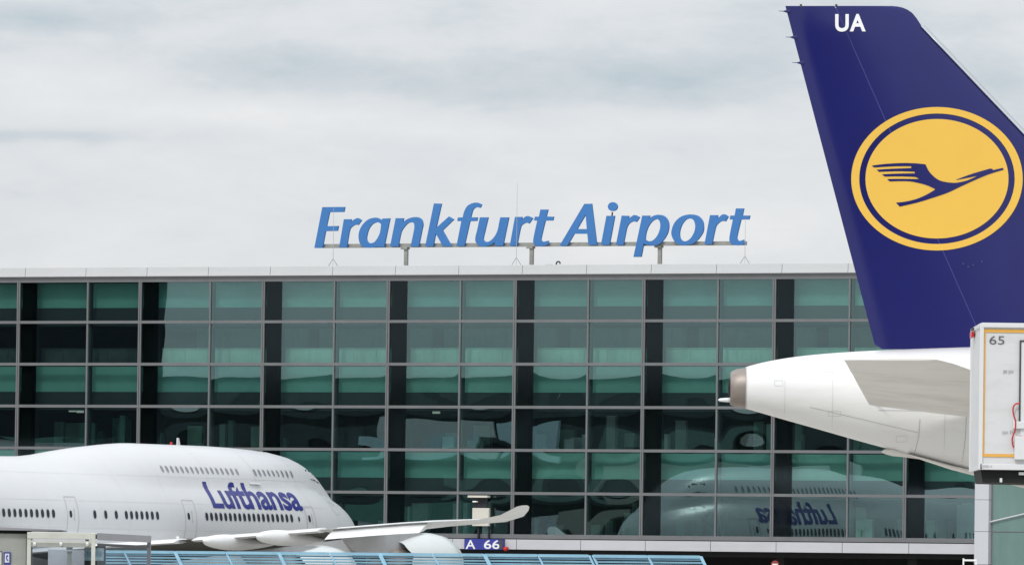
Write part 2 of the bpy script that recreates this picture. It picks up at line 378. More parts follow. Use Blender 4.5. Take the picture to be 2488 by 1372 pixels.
for r in (3, 5):
    for b in range(B0, B1):
        a0 = aB(b, .15)
        if a0 + 2 > aR: continue
        mb = MB()
        for k in range(7):
            q = a0 + random.uniform(0, BW * .8); ww = random.uniform(.3, 1.2); n = random.uniform(-6.5, -2.5)
            if q + ww > aR: continue
            fbox(mb, q, q + ww, n - .3, n, zr[r + 1] - .2, zr[r + 1] + random.uniform(.6, 2.3))
        if mb.v: mb.build('interior_fitting', M[random.choice(('teal', 'interior2', 'slab', 'shback'))], bld)
for px, py in ((171, 996), (190, 998), (1055, 1000)):
    a, z = fa(px, py, -3.0); mb = MB(); fbox(mb, a - .12, a + .3, -3.2, -3.0, z - .1, z + .1); mb.build('ceiling_lamp', M['lampw'], bld)
# roof parapet of separate panels
zp0, zp1 = zr[0] + .16, None
zp1 = fa(1244, 643.5, .25)[1]
mb = MB(); fbox(mb, aL, aR + 40, -.2, .16, zr[0] + .13, zr[0] + .21); mb.build('roof_trim', M['alu'], bld)
aj0 = fa(62, 660, .25)[0]; pw = BW / 2
k = -4
while aj0 + pw * k < aR + 38:
    a0 = aj0 + pw * k; mb = MB(); zc = zr[0] + .21
    fbox(mb, a0 + .015, a0 + pw - .015, -.3, .30, zc, zc + .16); fbox(mb, a0 + .015, a0 + pw - .015, -.3, .26, zc + .16, zp1)
    mb.build('parapet_panel', M['parapet'], bld, bevel=.012); k += 1
mb = MB(); fbox(mb, aL, aR + 40, -.5, -.3, zr[0] + .2, zp1 - .03); fbox(mb, aL, aR + 40, -40, -.5, zp1 - .5, zp1 - .1); mb.build('roof', M['joint'], bld)
# fascia under the glass, dark undercroft
zb1 = zr[6] - .13; zb0 = fa(1500, 1336, .2)[1]
aj = fa(1254, 1320, .2)[0]; k = -12
while aj + pw * k < aR - .3:
    a0 = aj + pw * k; a1 = min(a0 + pw, aR)
    mb = MB(); fbox(mb, a0 + .02, a1 - .02, -.4, .16, zb0, zb1 - .05); mb.build('fascia_panel', M['alulight'], bld); k += 1
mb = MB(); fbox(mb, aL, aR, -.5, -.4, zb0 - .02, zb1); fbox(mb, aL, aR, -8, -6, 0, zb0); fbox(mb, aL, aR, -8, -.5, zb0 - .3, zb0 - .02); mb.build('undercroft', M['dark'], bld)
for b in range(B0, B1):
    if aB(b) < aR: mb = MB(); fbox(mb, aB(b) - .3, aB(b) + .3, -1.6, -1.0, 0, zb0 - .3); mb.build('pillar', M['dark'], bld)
mb = MB(); fbox(mb, aL - .6, aL, -40, .3, 0, zp1 - .1); fbox(mb, aL, aR + 40, -40, -39.5, 0, zp1 - .5); mb.build('wall', M['pier'], bld)
# right end: white pier and the pale green glazed wing
a1p = fa(2402, 1250, .6)[0]
zj = [0] + [fa(2385, y, .6)[1] for y in (1372 - 2, 1290, 1213, 1136, 1058, 980, 902, 824, 746, 670)] + [zp1]
for i in range(len(zj) - 1):
    mb = MB(); fbox(mb, aR, a1p, -.5, .6, zj[i] + .012, zj[i + 1] - .012); mb.build('pier_panel', M['pier'], bld)
mb = MB(); fbox(mb, aR + .05, a1p - .05, -.6, .57, 0, zp1 - .1); mb.build('pier_core', M['joint'], bld)
zq = [0] + [fa(2445, y, .3)[1] for y in (1292, 1130, 968, 806)] + [zp1]
for i in range(len(zq) - 1):
    for j in range(8):
        x0 = a1p + .12 + j * 4.6; mb = MB(); fbox(mb, x0, x0 + 4.56, -.3, .3, zq[i] + .03, zq[i + 1] - .03); mb.build('opaque_pane', M['dockglass'], bld)
mb = MB(); fbox(mb, a1p, a1p + 37, -.5, .27, 0, zp1 - .1); mb.build('wing_frame', M['alu'], bld)
p0, p1 = fa(2404, 1267, .45), fa(2600, 1221, .45)
MB().tube(FP(p0[0], p0[1], .42), FP(p1[0], p1[1], .42), .045).build('brace_rod', M['parapet'], bld)

# gate sign on the fascia
def fquad(mb, px0, py0, px1, py1, n0, n1, mi=0):
    a0, z1 = fa(px0, py0, n1); a1, z0 = fa(px1, py1, n1); return fbox(mb, a0, a1, n0, n1, z0, z1, mi)
gs = empty('gate_sign', FP(fa(1170, 1320)[0], fa(1170, 1334)[1], .2), 'blue gate sign reading A 66 on the grey fascia', 'sign')
fquad(MB(), 1128, 1308, 1222, 1334.5, .17, .42).build('sign_board', M['gate'], gs, bevel=.01)
fquad(MB(), 1213, 1309.5, 1221, 1333, .42, .44).build('end_cap', M['joint'], gs)
for txt, x0, x1 in (('A', 1131.5, 1155), ('66', 1176, 1214)):
    v, f = text_fill(txt, offset=.012); a0, z1 = fa(x0, 1310.5, .43); a1, z0 = fa(x1, 1332.5, .43)
    v = fit(v, a0, a1, z0, z1); MB().add([FP(p.x, p.y, .432) for p in v], f).build('lettering', M['white'], gs)
a, z = fa(1229, 1332, .3)
rl = empty('warning_lamp', FP(a, z - .12, .3), 'small red lamp at the right of the gate sign', 'lamp')
mb = MB(); n = 10; rings = [[FP(a, z, .35) + FD * math.cos(q / n * 6.283) * r_ * .16 + Vector((0, 0, 1)) * math.sin(q / n * 6.283) * r_ * .14 + FN * h_ for q in range(n)] for r_, h_ in ((.6, -.15), (1, -.1), (1, .02), (.7, .09), (.2, .12))]
mb.loft(rings).build('lens', M['red'], rl, smooth=True); mb = MB(); fbox(mb, a - .12, a + .12, .16, .22, z - .1, z + .1); mb.build('bracket', M['alu'], rl)

# docking guidance board in front of the lowest window row
gb = empty('guidance_board', FP(fa(1167, 1277)[0], fa(1167, 1277)[1], .4), 'cream board with a lamp bar in front of the windows above the gate sign', 'board')
fquad(MB(), 1147.5, 1233, 1187, 1277, .25, .45).build('panel', M['cream'], gb, bevel=.02)
fquad(MB(), 1136, 1202.5, 1184, 1208, .2, .55).build('lamp_bar', M['cream'], gb, bevel=.01)
fquad(MB(), 1148, 1216, 1157, 1219, .2, .4).build('small_lamp', M['lampw'], gb)
for q_ in ((1150, 1203, 1184, 1232, .12, .2), (1160, 1277, 1162.5, 1306, .12, .3), (1185, 1277, 1187, 1306, .12, .3)): fquad(MB(), *q_).build('bracket', M['slab'], gb)

# ------------------------------------------------------------------ rooftop lettering
SN = -1.6                               # the plane of the letters, behind the parapet
def LT(o, s, pts): return smooth_loop([((p[0] / s + o[0]), (p[1] / s + o[1])) + p[2:] for p in pts])
a_, b_, c_, d_, e_, g_ = (750, 480), (940, 480), (1080, 480), (1240, 480), (1420, 480), (1620, 480); s1, s2 = 9.8, 8.909
c1 = 1
def cc(l): return [tuple(p) + (1,) for p in l]
Rr = lambda *p: p
letters = [
 [LT(a_, s1, cc([(335,228),(870,222),(848,345),(505,350),(435,680),(718,675),(693,795),(410,800),(335,1200),(145,1200)]))],
 [LT(a_, s1, [(848,515,1),(1025,515,1),(1015,590,1),(1080,530),(1180,488),(1270,540,1),(1185,655,1),(1120,650),(1045,690),(980,790),(915,1190,1),(735,1190,1)])],
 [LT(a_, s1, [(1945,492,1),(1765,500,1),(1745,540,1),(1680,497),(1590,478),(1430,520),(1290,650),(1215,800),(1198,940),(1230,1090),(1320,1178),(1420,1195),(1520,1190),(1600,1175,1),(1805,1175,1)]),
  LT(a_, s1, [(1735,632,1),(1690,600),(1620,590),(1520,640),(1440,750),(1400,880),(1388,980),(1420,1060),(1480,1085),(1570,1060),(1650,960),(1710,820)])],
 [LT(b_, s1, [(220,490,1),(410,490,1),(385,595,1),(500,510),(640,468),(760,472),(840,530),(868,640),(850,740),(765,1165,1),(575,1165,1),(650,800),(665,690),(650,610),(590,590),(500,620),(400,730),(340,850),(280,1165,1),(85,1165,1)])],
 [LT(b_, s1, cc([(1130,140),(1310,145),(1180,725),(1485,450),(1605,520),(1335,780),(1550,1160),(1345,1160),(1170,850),(1110,1165),(920,1165)]))],
 [LT(c_, s1, [(895,165,1),(860,245,1),(760,235),(695,280),(665,350),(635,470,1),(795,470,1),(775,560,1),(612,565,1),(480,1155,1),(295,1155,1),(410,565,1),(315,560,1),(325,475,1),(445,470,1),(475,340),(550,205),(660,140),(780,120)])],
 [LT(c_, s1, [(852,470,1),(1050,470,1),(940,930),(935,1000),(985,1050),(1080,1040),(1190,940),(1270,790),(1310,600),(1340,470,1),(1540,470,1),(1400,1150,1),(1215,1150,1),(1205,1065,1),(1100,1130),(960,1165),(840,1145),(755,1060),(745,950),(790,760)])],
 [LT(d_, s1, [(120,460,1),(290,460,1),(280,540,1),(350,465),(430,440),(545,490,1),(455,620,1),(390,600),(310,635),(250,720),(165,1150,1),(-5,1150,1)])],
 [LT(d_, s1, [(725,285,1),(905,285,1),(865,450,1),(1040,455,1),(1020,548,1),(840,550,1),(745,950),(750,1020),(800,1050),(910,1025,1),(925,1095,1),(850,1140),(730,1160),(620,1145),(560,1080),(565,940),(650,550,1),(572,548,1),(595,455,1),(690,455,1)])],
 [[(1420.6,495.3),(1438.6,495),(1450.9,595),(1430.7,595),(1428,568),(1396,568),(1379.3,596.8),(1360.5,596.8)], [(1424,520.8),(1426.7,556.3),(1403.3,556.3)]],
 [LT(e_, s2, cc([(485,395),(665,395),(548,1025),(365,1025)])), [(1489.4 + 11.6 * math.cos(q / 24 * 6.2832), 502.1 + 10.9 * math.sin(q / 24 * 6.2832)) for q in range(24)]],
 [LT(e_, s2, [(815,390,1),(972,395,1),(955,470,1),(1040,400),(1105,378),(1205,425,1),(1135,530,1),(1060,520),(980,560),(930,640),(905,740),(850,1025,1),(690,1025,1)])],
 [LT(e_, s2, [(1260,390,1),(1425,390,1),(1410,460,1),(1500,395),(1620,372),(1740,405),(1815,500),(1835,620),(1810,760),(1740,890),(1650,990),(1560,1030),(1440,1035),(1360,1020),(1290,995,1),(1235,1285,1),(1070,1285,1)]),
  LT(e_, s2, [(1325,910,1),(1400,945),(1490,925),(1580,830),(1640,690),(1650,570),(1620,490),(1560,470),(1470,520),(1390,630),(1340,770)])],
 [LT(g_, s2, [(540,365),(680,395),(780,500),(805,630),(790,750),(700,890),(600,980),(490,1020),(380,1030),(270,1010),(170,940),(110,800),(120,680),(180,540),(290,430),(410,380)]),
  LT(g_, s2, [(520,455),(580,480),(615,550),(625,640),(600,750),(540,860),(460,930),(380,945),(310,900),(285,810),(295,700),(340,580),(410,490),(470,460)])],
 [LT(g_, s2, [(945,380,1),(1110,380,1),(1110,460,1),(1190,380),(1260,362),(1340,410,1),(1280,518,1),(1190,512),(1110,570),(1060,660),(985,1010,1),(825,1010,1)])],
 [LT(g_, s2, [(1505,235,1),(1675,235,1),(1645,388,1),(1808,390,1),(1785,475,1),(1612,478,1),(1530,830),(1535,900),(1580,940),(1670,910,1),(1700,990,1),(1640,1020),(1540,1035),(1440,1020),(1375,960),(1370,830),(1440,478,1),(1370,475,1),(1385,390,1),(1478,388,1)])],
]
rs = empty('roof_sign', FP(0, zp1, SN), 'big blue rooftop letters reading Frankfurt Airport on a steel beam', 'sign')
for lp in letters:
    v, f = curve_fill([[fa(x, y, SN) for x, y in q] for q in lp], extrude=.06)
    MB().add([FP(p.x, p.y, SN + p.z) for p in v], f).build('letter', M['sign'], rs)
mb = MB(); q0, q1 = fa(768, 598.5, SN - .25), fa(1812, 589.5, SN - .25)
zbm = (q0[1] + q1[1]) / 2; fbox(mb, q0[0], q1[0], SN - .42, SN - .14, zbm - .12, zbm + .11); mb.build('beam', M['steel'], rs)
mb = MB(); z2 = zbm
for x in (987.5, 1292.5, 1604):
    mb = MB(); a = fa(x, 620, SN - .3)[0]
    fbox(mb, a - .12, a + .11, SN - .36, SN - .2, zp1 - .4, zbm - .12); fbox(mb, a - .30, a + .14, SN - .46, SN - .1, zbm - .24, zbm - .12); fbox(mb, a - .2, a + .3, SN - .5, SN - .05, zp1 - .12, zp1 - .02)
    mb.build('post', M['steel'], rs)
p = fa(1488, 515, SN); q = fa(1487, 526, SN); MB().tube(FP(p[0], p[1], SN), FP(q[0], q[1], SN), .05).build('dot_rod', M['joint'], rs)
for i, (x, yt) in enumerate(((811, 505), (1257, 445), (1811, 530))):
    a, z1 = fa(x, yt, -.9); z0 = zp1 - .1
    lr = empty('lightning_rod', FP(a, z0, -.9), ('thin lightning rod on a tripod foot behind the letter F', 'thin lightning rod on a tripod foot below the middle letters r and t', 'thin lightning rod on a tripod foot at the last letter')[i], 'lightning rod', 'lightning rods along the roof edge')
    MB().tube(FP(a, z0 + .5, -.9), FP(a, z1, -.9), .016, 6, .010).build('rod', M['rodm'], lr)
    mb = MB()
    for q in range(3): mb.tube(FP(a, z0 + .6, -.9), FP(a, z0, -.9) + Vector((math.cos(q * 2.09 + .5) * .42, math.sin(q * 2.09 + .5) * .4, 0)), .018, 6)
    mb.build('tripod', M['rodm'], lr)
a, z = fa(1356, 640, -1.2); vp = empty('roof_vent', FP(a, zp1, -1.2), 'small hooked vent pipe on the roof between two sign posts', 'vent')
mb = MB(); pts = [FP(a + x_, zp1 - .3 + y_, -1.2) for x_, y_ in ((-.12, 0), (-.12, .45), (-.06, .53), (.03, .55), (.12, .5), (.14, .4))]
for q in range(5): mb.tube(pts[q], pts[q + 1], .045, 8)
mb.build('pipe', M['joint'], vp, smooth=True)
mb = MB(); a2 = fa(1336, 640, -1.2)[0]; fbox(mb, a2 - .25, a2 + .12, -1.4, -1.1, zp1 - .2, zp1 + .07); mb.build('cap', M['steel'], vp)
# ------------------------------------------------------------------ big double-deck airliner (heading away to the right)
K = 1.19
def frame(Nx, Ny, deg):
    c, sn = math.cos(R(deg)), math.sin(R(deg))
    return lambda s, y, z: Vector((Nx + K * (-s * c + y * sn), Ny - s * sn - y * c, z))
JP = frame(-10.35, 574.5, 65.0)
# s, half width, belly z, main top z, upper lobe half width, crown z
JT = [(0, .05, 4.95, 5.05, .02, 5.06), (.35, .78, 4.15, 5.85, .3, 5.9), (1.1, 1.45, 3.45, 6.5, .6, 6.6), (2.0, 1.93, 3.0, 7.1, .8, 7.3), (3.0, 2.30, 2.7, 7.5, 1.0, 8.05), (4.2, 2.62, 2.48, 7.85, 1.2, 8.85), (5.6, 2.90, 2.34, 8.2, 1.5, 9.45),
      (7.5, 3.14, 2.25, 8.55, 1.9, 9.85), (10, 3.27, 2.22, 8.85, 2.3, 10.02), (14, 3.3, 2.2, 8.98, 2.55, 10.12), (22, 3.3, 2.2, 9.02, 2.55, 10.12), (26, 3.3, 2.2, 9.05, 2.55, 9.88), (29.3, 3.3, 2.2, 9.08, 2.5, 9.56), (31.7, 3.3, 2.2, 9.1, 2.4, 9.27), (34, 3.3, 2.2, 9.1, 2.2, 9.1),
      (38, 3.3, 2.2, 9.1, 1.8, 9.0), (52, 3.3, 2.2, 9.1, 1.8, 9.0), (58, 3.05, 2.75, 8.93, 1.6, 8.7), (64, 2.45, 3.95, 8.85, 1.2, 8.5), (70, 1.5, 5.6, 8.6, .8, 8.3), (74.5, .55, 7.1, 8.2, .3, 7.9), (75.4, .12, 7.5, 7.9, .05, 7.7)]
JT = [((s_[0] - 1.2 * (1 - s_[0] / 10)) if s_[0] < 10 else s_[0],) + s_[1:] for s_ in JT]
def jsec(s, n=72):
    w_, zb, zt, wu, zc = interp(JT, s); c = (zb + zt) / 2; h = (zt - zb) / 2; hu = min(wu * .95, max(.02, (zc - zb) * .45)); cu = zc - hu; o = []
    for i in range(n):
        t = 2 * math.pi * i / n; dy, dz = math.sin(t), math.cos(t)
        r1 = 1 / math.sqrt((dy / w_) ** 2 + (dz / h) ** 2)
        # ray from (0,c) to the upper lobe centred (0,cu)
        A = (dy / wu) ** 2 + (dz / hu) ** 2; B = -2 * dz * (cu - c) / hu ** 2; Cc = ((cu - c) / hu) ** 2 - 1; q = B * B - 4 * A * Cc
        r2 = (-B + math.sqrt(q)) / (2 * A) if q > 0 else 0
        k = 14.0; m_ = max(r1, r2); r = m_ + math.log(math.exp(k * (r1 - m_)) + math.exp(k * (r2 - m_))) / k - .0 if r2 > 0 else r1
        if r2 > 0: r -= .0
        o.append((r * dy, c + r * dz))
    return o
def jy(s, z):                           # half width of the fuselage skin at station s and height z
    sec = jsec(s); best = 0
    for i in range(36):
        (y0, z0), (y1, z1) = sec[i], sec[i + 1]
        if (z0 - z) * (z1 - z) <= 0 and z0 != z1: best = max(best, y0 + (y1 - y0) * (z - z0) / (z1 - z0))
    return best
def jp(s, z, off=.012, side=1): return JP(s, side * (jy(s, z) + off), z)
def js(px, z, lo=1.5, hi=60.0):         # station whose starboard skin at height z shows at this column
    for _ in range(40):
        m_ = (lo + hi) / 2
        if proj(jp(m_, z))[0] > px: lo = m_
        else: hi = m_
    return (lo + hi) / 2
jet = empty('jumbo_airliner', JP(36, 0, 0), 'white four engined double deck airliner with blue Lufthansa lettering, parked nose towards the glass front', 'airliner')
st = [-1.2, -1.12, -1.0, -.8, -.55, -.3, 0, .4, .9, 1.4, 2, 2.6, 3.3, 4.2, 5.2, 6.4, 8, 10, 12, 14, 18, 22] + [22 + .8 * i for i in range(1, 23)] + [44, 50, 52, 54, 56, 58, 60, 62, 64, 66, 68, 70, 72, 74, 75, 75.4]
MB().loft([[JP(s, y, z) for y, z in jsec(s)] for s in st]).build('fuselage', M['paint'], jet, smooth=True)
def jpatch(mb, pts, off=.012, side=1): mb.add([jp(s, z, off, side) for s, z in pts], [tuple(range(len(pts)))])
def oval(s, z, rs_, rz, n=14):
    return [(s + rs_ * math.copysign(abs(math.cos(t)) ** .8, math.cos(t)), z + rz * math.copysign(abs(math.sin(t)) ** .8, math.sin(t))) for t in [i / n * 2 * math.pi for i in range(n)]]
def jwindow(px, z, rs_=.145, rz=.225, par=None):
    s = js(px, z); mb = MB(); jpatch(mb, oval(s, z, rs_ + .035, rz + .045), .006); f = mb.build('window', M['winrim'], par or jet)
    mb = MB(); jpatch(mb, oval(s, z, rs_, rz), .012); mb.build('pane', M['darkwin' if z < 8 else 'upwin'], f)
def zmain(px): return 5.98 + (px / 709.0) * .12
cols = [9.5 + 13.55 * i - .012 * i * i for i in range(-1, 10)] + [231, 257.5, 283] + [307.5 + 12.6 * i for i in range(7)] + [503 + (709 - 503) / 18 * i for i in range(19)]
for c in cols: jwindow(c, zmain(c))
for c in [394 + (576 - 394) / 15 * i for i in range(16)] + [620 + 11.1 * i for i in range(9)]: jwindow(c, 8.72 - c * .0001, .11, .17)
for c in (727, 753): jwindow(c, 6.06, .09, .13)
# port side: seen only mirrored in the terminal glass
mb = MB()
for i in range(96):
    s = 9 + i * .51
    if abs(s - 20.5) > 1.0 and abs(s - 32.5) > 1.0 and abs(s - 45) > 1: jpatch(mb, oval(s, 6.0, .13, .21), .012, -1)
for i in range(30): jpatch(mb, oval(8 + i * .51, 8.62, .11, .17), .012, -1)
tag(mb.build('window', M['darkwin'], jet), kind='stuff')
# doors
def jdoor(px0, px1, z0, z1, win=True):
    zm = (z0 + z1) / 2; s1, s0 = js(px0, 5.6), js(px1, 5.6); mb = MB(); t = .035; n = 10
    zz = [z0 + (z1 - z0) * i / n for i in range(n + 1)]
    for sa in (s0, s1):
        for i in range(n): mb.add([jp(sa - t, zz[i], .008), jp(sa + t, zz[i], .008), jp(sa + t, zz[i + 1], .008), jp(sa - t, zz[i + 1], .008)], [(0, 1, 2, 3)])
    for za in (z0, z1):
        mb.add([jp(s0, za - t, .008), jp(s1, za - t, .008), jp(s1, za + t, .008), jp(s0, za + t, .008)], [(0, 1, 2, 3)])
    d = mb.build('door', M['seam'], jet)
    zw = zmain((px0 + px1) / 2)
    s = s1 - (s1 - s0) * .30; mb = MB(); jpatch(mb, oval(s, zw, .13, .2), .012); mb.build('pane', M['darkwin'], d)
    s = s1 - (s1 - s0) * .62; mb = MB(); jpatch(mb, [(s - .03, zw - .35), (s + .03, zw - .35), (s + .03, zw + .3), (s - .03, zw + .3)], .02); mb.build('handle', M['winrim'], d)
jdoor(165, 192, 4.8, 6.95); jdoor(452, 479, 4.8, 6.95); jdoor(748, 770, 4.9, 6.8)
# hatch above the title
mb = MB(); sa, sb = js(633, 7.9), js(607, 7.9)
mb.add([jp(sa, 7.98, .01), jp(sb, 7.98, .01), jp(sb, 7.98, .07), jp(sa, 7.98, .07), jp(sb, 8.10, .01), jp(sa, 8.10, .01)], [(0, 1, 2, 3), (3, 2, 4, 5), (1, 4, 2), (0, 3, 5)]); mb.build('vent_hatch', M['seamlt'], jet)
# title
v, f = text_fill('Lufthansa', offset=.024, spacing=.98)
sA, sB = js(519, 6.55), js(738, 6.55)
for side, nm in ((1, 'title_lettering'), (-1, 'title_lettering')):
    a0, a1 = (sA, sB) if side == 1 else (sB - .5, sA + .5)
    v2 = fit(v, 0, abs(a1 - a0), 6.54, 8.06); sgn = -1 if side == 1 else 1
    v3, f3 = gridcut(v2, f, .28)
    MB().add([jp((sA if side == 1 else sB) + sgn * p.x, p.y, .02, side) for p in v3], f3).build(nm, M['title'], jet)
# nose emblem ring
mb = MB(); sc_, zc_ = js(806, 7.0, .3), 7.0
for r0, r1 in ((.60, .64),):
    n = 28
    for i in range(n):
        a0, a1 = i / n * 6.2832, (i + .8) / n * 6.2832
        q = [(sc_ + r_ * math.cos(t), zc_ + r_ * math.sin(t)) for r_, t in ((r0, a0), (r0, a1), (r1, a1), (r1, a0))]; jpatch(mb, q, .012)
jpatch(mb, [(sc_ + .35, zc_ + .12), (sc_ + .3, zc_ + .2), (sc_ - .1, zc_ - .02), (sc_ - .35, zc_ - .0), (sc_ - .1, zc_ - .12)], .012)
mb.build('nose_emblem', M['winrim'], jet)
# cockpit windows
for s0, s1_, z0, z1 in ((3.75, 4.3, 8.3, 8.78), (4.4, 5.0, 8.4, 8.92), (5.1, 5.65, 8.45, 8.95)):
    for side in (1, -1):
        mb = MB(); jpatch(mb, [(s0, z0 - .1), (s1_, z0 - .05), (s1_ + .1, z1), (s0 + .25, z1)], .015, side); mb.build('cockpit_window', M['darkwin'], jet)
for s_ in (4.9, 8.2, 13.4, 18.6, 23.8, 28.2, 31.0, 36.4):           # skin joints
    mb = MB(); zz = [2.9 + .25 * i for i in range(29)]; zz = [z for z in zz if jy(s_, z + .25) > .3 and z < 9.6]
    for z in zz: mb.add([jp(s_ - .014, z, .004), jp(s_ + .014, z, .004), jp(s_ + .014, z + .25, .004), jp(s_ - .014, z + .25, .004)], [(0, 1, 2, 3)])
    mb.build('skin_joint', M['seamlt'], jet)
for z_ in (5.25, 6.75, 8.25):
    mb = MB(); ss = [6.5 + .7 * i for i in range(50)]
    for a_s in ss: mb.add([jp(a_s, z_ - .012, .004), jp(a_s + .7, z_ - .012, .004), jp(a_s + .7, z_ + .012, .004), jp(a_s, z_ + .012, .004)], [(0, 1, 2, 3)])
    mb.build('skin_joint', M['seamlt'], jet)
# antenna and beacon
cr = JP(js(483, 9.9, 5, 40) + .0, 0, 9.98); sA_ = 16.6
MB().loft([[JP(sA_ - .05 + dx + .18 * t, dy, 10.05 + .48 * t) for dx, dy in ((0, .03), (.34 * (1 - .6 * t), .03), (.34 * (1 - .6 * t), -.03), (0, -.03))] for t in (0, 1)]).build('antenna', M['paint'], jet)
MB().tube(JP(17.5, 0, 10.0), JP(17.5, 0, 10.28), .10, 10, .06).build('beacon', M['red'], jet)
p_ = JP(24.1, jy(24.1, 5.0), 5.0); MB().tube(jp(js(430, 4.85), 4.85, 0), jp(js(430, 4.85), 4.85, .1), .07, 10).build('side_lamp', M['lampw'], jet)
def foil(n=14, tc=.11):
    pts = []
    for i in range(n + 1):
        x = 1 - .5 * (1 - math.cos(math.pi * i / n)); pts.append((x, tc * 2.9 * (.2969 * math.sqrt(x) - .126 * x - .3516 * x * x + .2843 * x ** 3 - .1015 * x ** 4) * 1.7))
    up = pts; lo = [(x, -t * .82) for x, t in reversed(pts[1:-1])]
    return up + lo
FO = foil()
def wing_ring(T, sLE, sTE, y, zTE, tc, rise=0.0):
    c = sTE - sLE; up = .34 if abs(y) < 16 and rise > 0 else (.62 if rise > 0 else 1); return [T(sLE + x * c, y, zTE + (1 - x) * rise * .3 * c + t * tc / .11 * c * (up if t > 0 else 1)) for x, t in FO]
WT = [(2.6, 22.0, 39.0, 3.85, .115, .02), (6, 25.0, 39.9, 4.15, .11, .02), (13, 31.0, 41.8, 4.62, .10, .012), (21, 37.9, 44.8, 5.19, .088, .006), (27, 43.0, 47.6, 5.60, .085, 0), (31.2, 46.4, 49.6, 5.78, .07, -.004), (32.9, 48.4, 50.9, 6.02, .065, -.004), (33.9, 50.1, 52.0, 6.28, .05, 0), (34.5, 51.3, 52.6, 6.46, .045, 0), (34.8, 52.1, 52.75, 6.52, .04, 0)]
for side in (1, -1):
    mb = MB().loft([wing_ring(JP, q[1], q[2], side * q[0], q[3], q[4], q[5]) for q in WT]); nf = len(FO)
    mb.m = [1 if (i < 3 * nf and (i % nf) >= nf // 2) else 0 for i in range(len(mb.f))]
    wg = mb.build('wing', [M['wing'], M['underw_shade']], jet, smooth=True, angle=50)
    def tl(y): return interp([(q[0], q[1], q[2], q[3]) for q in WT], y)
    for y0, y1, dz, ch in ((13.6, 21.3, .06, 1.0), (21.9, 27.9, .50, 1.35), (3.6, 12.6, .12, 1.4)):    # flaps drooping behind the wing
        rg = []
        for k in range(5):
            y = y0 + (y1 - y0) * k / 4; _, te, z = tl(y)
            rg.append([JP(te - ch * .55 + x * ch, side * y, z - dz * x * 1.1 - .02 + t * .9) for x, t in ((0, .12), (.3, .17), (.7, .10), (1, .0), (.7, -.10), (.3, -.13), (0, -.08))])
        MB().loft(rg).build('flap', M['wing'], wg, smooth=True, angle=40)
    for y, s0_, s1_, zc, rr in ((15.9, 38.6, 45.9, 4.42, .37), (19.2, 40.0, 47.2, 4.68, .37)):       # flap track fairings
        rg = []
        for k in range(17):
            t = k / 16; r_ = rr * max(.02, math.sin(math.pi * t ** 1.5) ** .5 if 0 < t < 1 else .02)
            rg.append([JP(s0_ + (s1_ - s0_) * t, side * y + .42 * r_ / rr * math.cos(q / 16 * 6.283) * 1.0, zc + .12 * t + r_ * 1.15 * math.sin(q / 16 * 6.283)) for q in range(16)])
        MB().loft(rg).build('flap_fairing', M['wing'], wg, smooth=True)
def engine(y, s0, zc, zw, T=None, r=1.55):
    T = T or JP
    en_rg = [(.9, .80), (.95, .90), (1.15, 1.0), (2.0, 1.06), (3.0, 1.03), (4.4, .92), (5.4, .80)]
    mb = MB(); n = 40
    rings = [[T(s0 + s, y + r * k * math.cos(q / n * 6.2832), zc + r * k * math.sin(q / n * 6.2832)) for q in range(n)] for s, k in en_rg]
    rings.append([T(s0 + 5.6 + .28 * abs(((q * 3.0 / n * 6) % 2) - 1), y + r * .77 * math.cos(q / n * 6.2832), zc + r * .77 * math.sin(q / n * 6.2832)) for q in range(n)])
    rings.append([T(s0 + 4.6, y + r * .72 * math.cos(q / n * 6.2832), zc + r * .72 * math.sin(q / n * 6.2832)) for q in range(n)])
    mb.loft(rings, cap=False); nac = mb.build('engine', M['nacelle'], jet, smooth=True, angle=60)
    mb = MB(); n = 28
    mb.loft([[T(s0 + s, y + k * math.cos(q / n * 6.2832), zc + k * math.sin(q / n * 6.2832)) for q in range(n)] for s, k in ((3.5, r * .72), (4.4, .95), (6.3, .82), (7.1, .58), (6.9, .50))]); mb.build('core_nozzle', M['hotmetal'], nac, smooth=True)
    mb = MB(); mb.loft([[T(s0 + s, y + k * math.cos(q / n * 6.2832), zc + k * math.sin(q / n * 6.2832)) for q in range(n)] for s, k in ((3.4, r * .70), (3.6, r * .70))]); mb.loft([[T(s0 + s, y + k * math.cos(q / n * 6.2832), zc + k * math.sin(q / n * 6.2832)) for q in range(n)] for s, k in ((1.9, r * .85), (2.0, r * .85))]); mb.build('fan_duct', M['duct_black'], nac)
    mb = MB(); mb.loft([[T(s0 + s, y + k * math.cos(q / 16 * 6.2832), zc + k * math.sin(q / 16 * 6.2832)) for q in range(16)] for s, k in ((6.6, .45), (7.8, .08))]); mb.build('exhaust_plug', M['hotmetal'], nac, smooth=True)
    rg = []
    for t in [i / 12 for i in range(13)]:
        s = s0 + 2.2 + t * 9.2; hw = .42 * math.sin(math.pi * min(1, t * 1.05 + .12)) ** .5 + .02; zt = zc + r * .95 + (zw - zc - r * .95) * min(1, t * 2.2) + .1
        zb = zc + r * .25 + (.0 if t < .78 else (t - .78) / .22 * (zw - zc - r * .25))
        rg.append([T(s, y + hw, zb), T(s, y + hw, zt), T(s, y - hw, zt), T(s, y - hw, zb)])
    MB().loft(rg).build('pylon', M['wingdk'], nac, smooth=True, angle=35)
for sg in (1, -1):
    engine(sg * 20.8, 31.0, 3.55, 5.15); engine(sg * 11.9, 23.5, 2.85, 4.4)
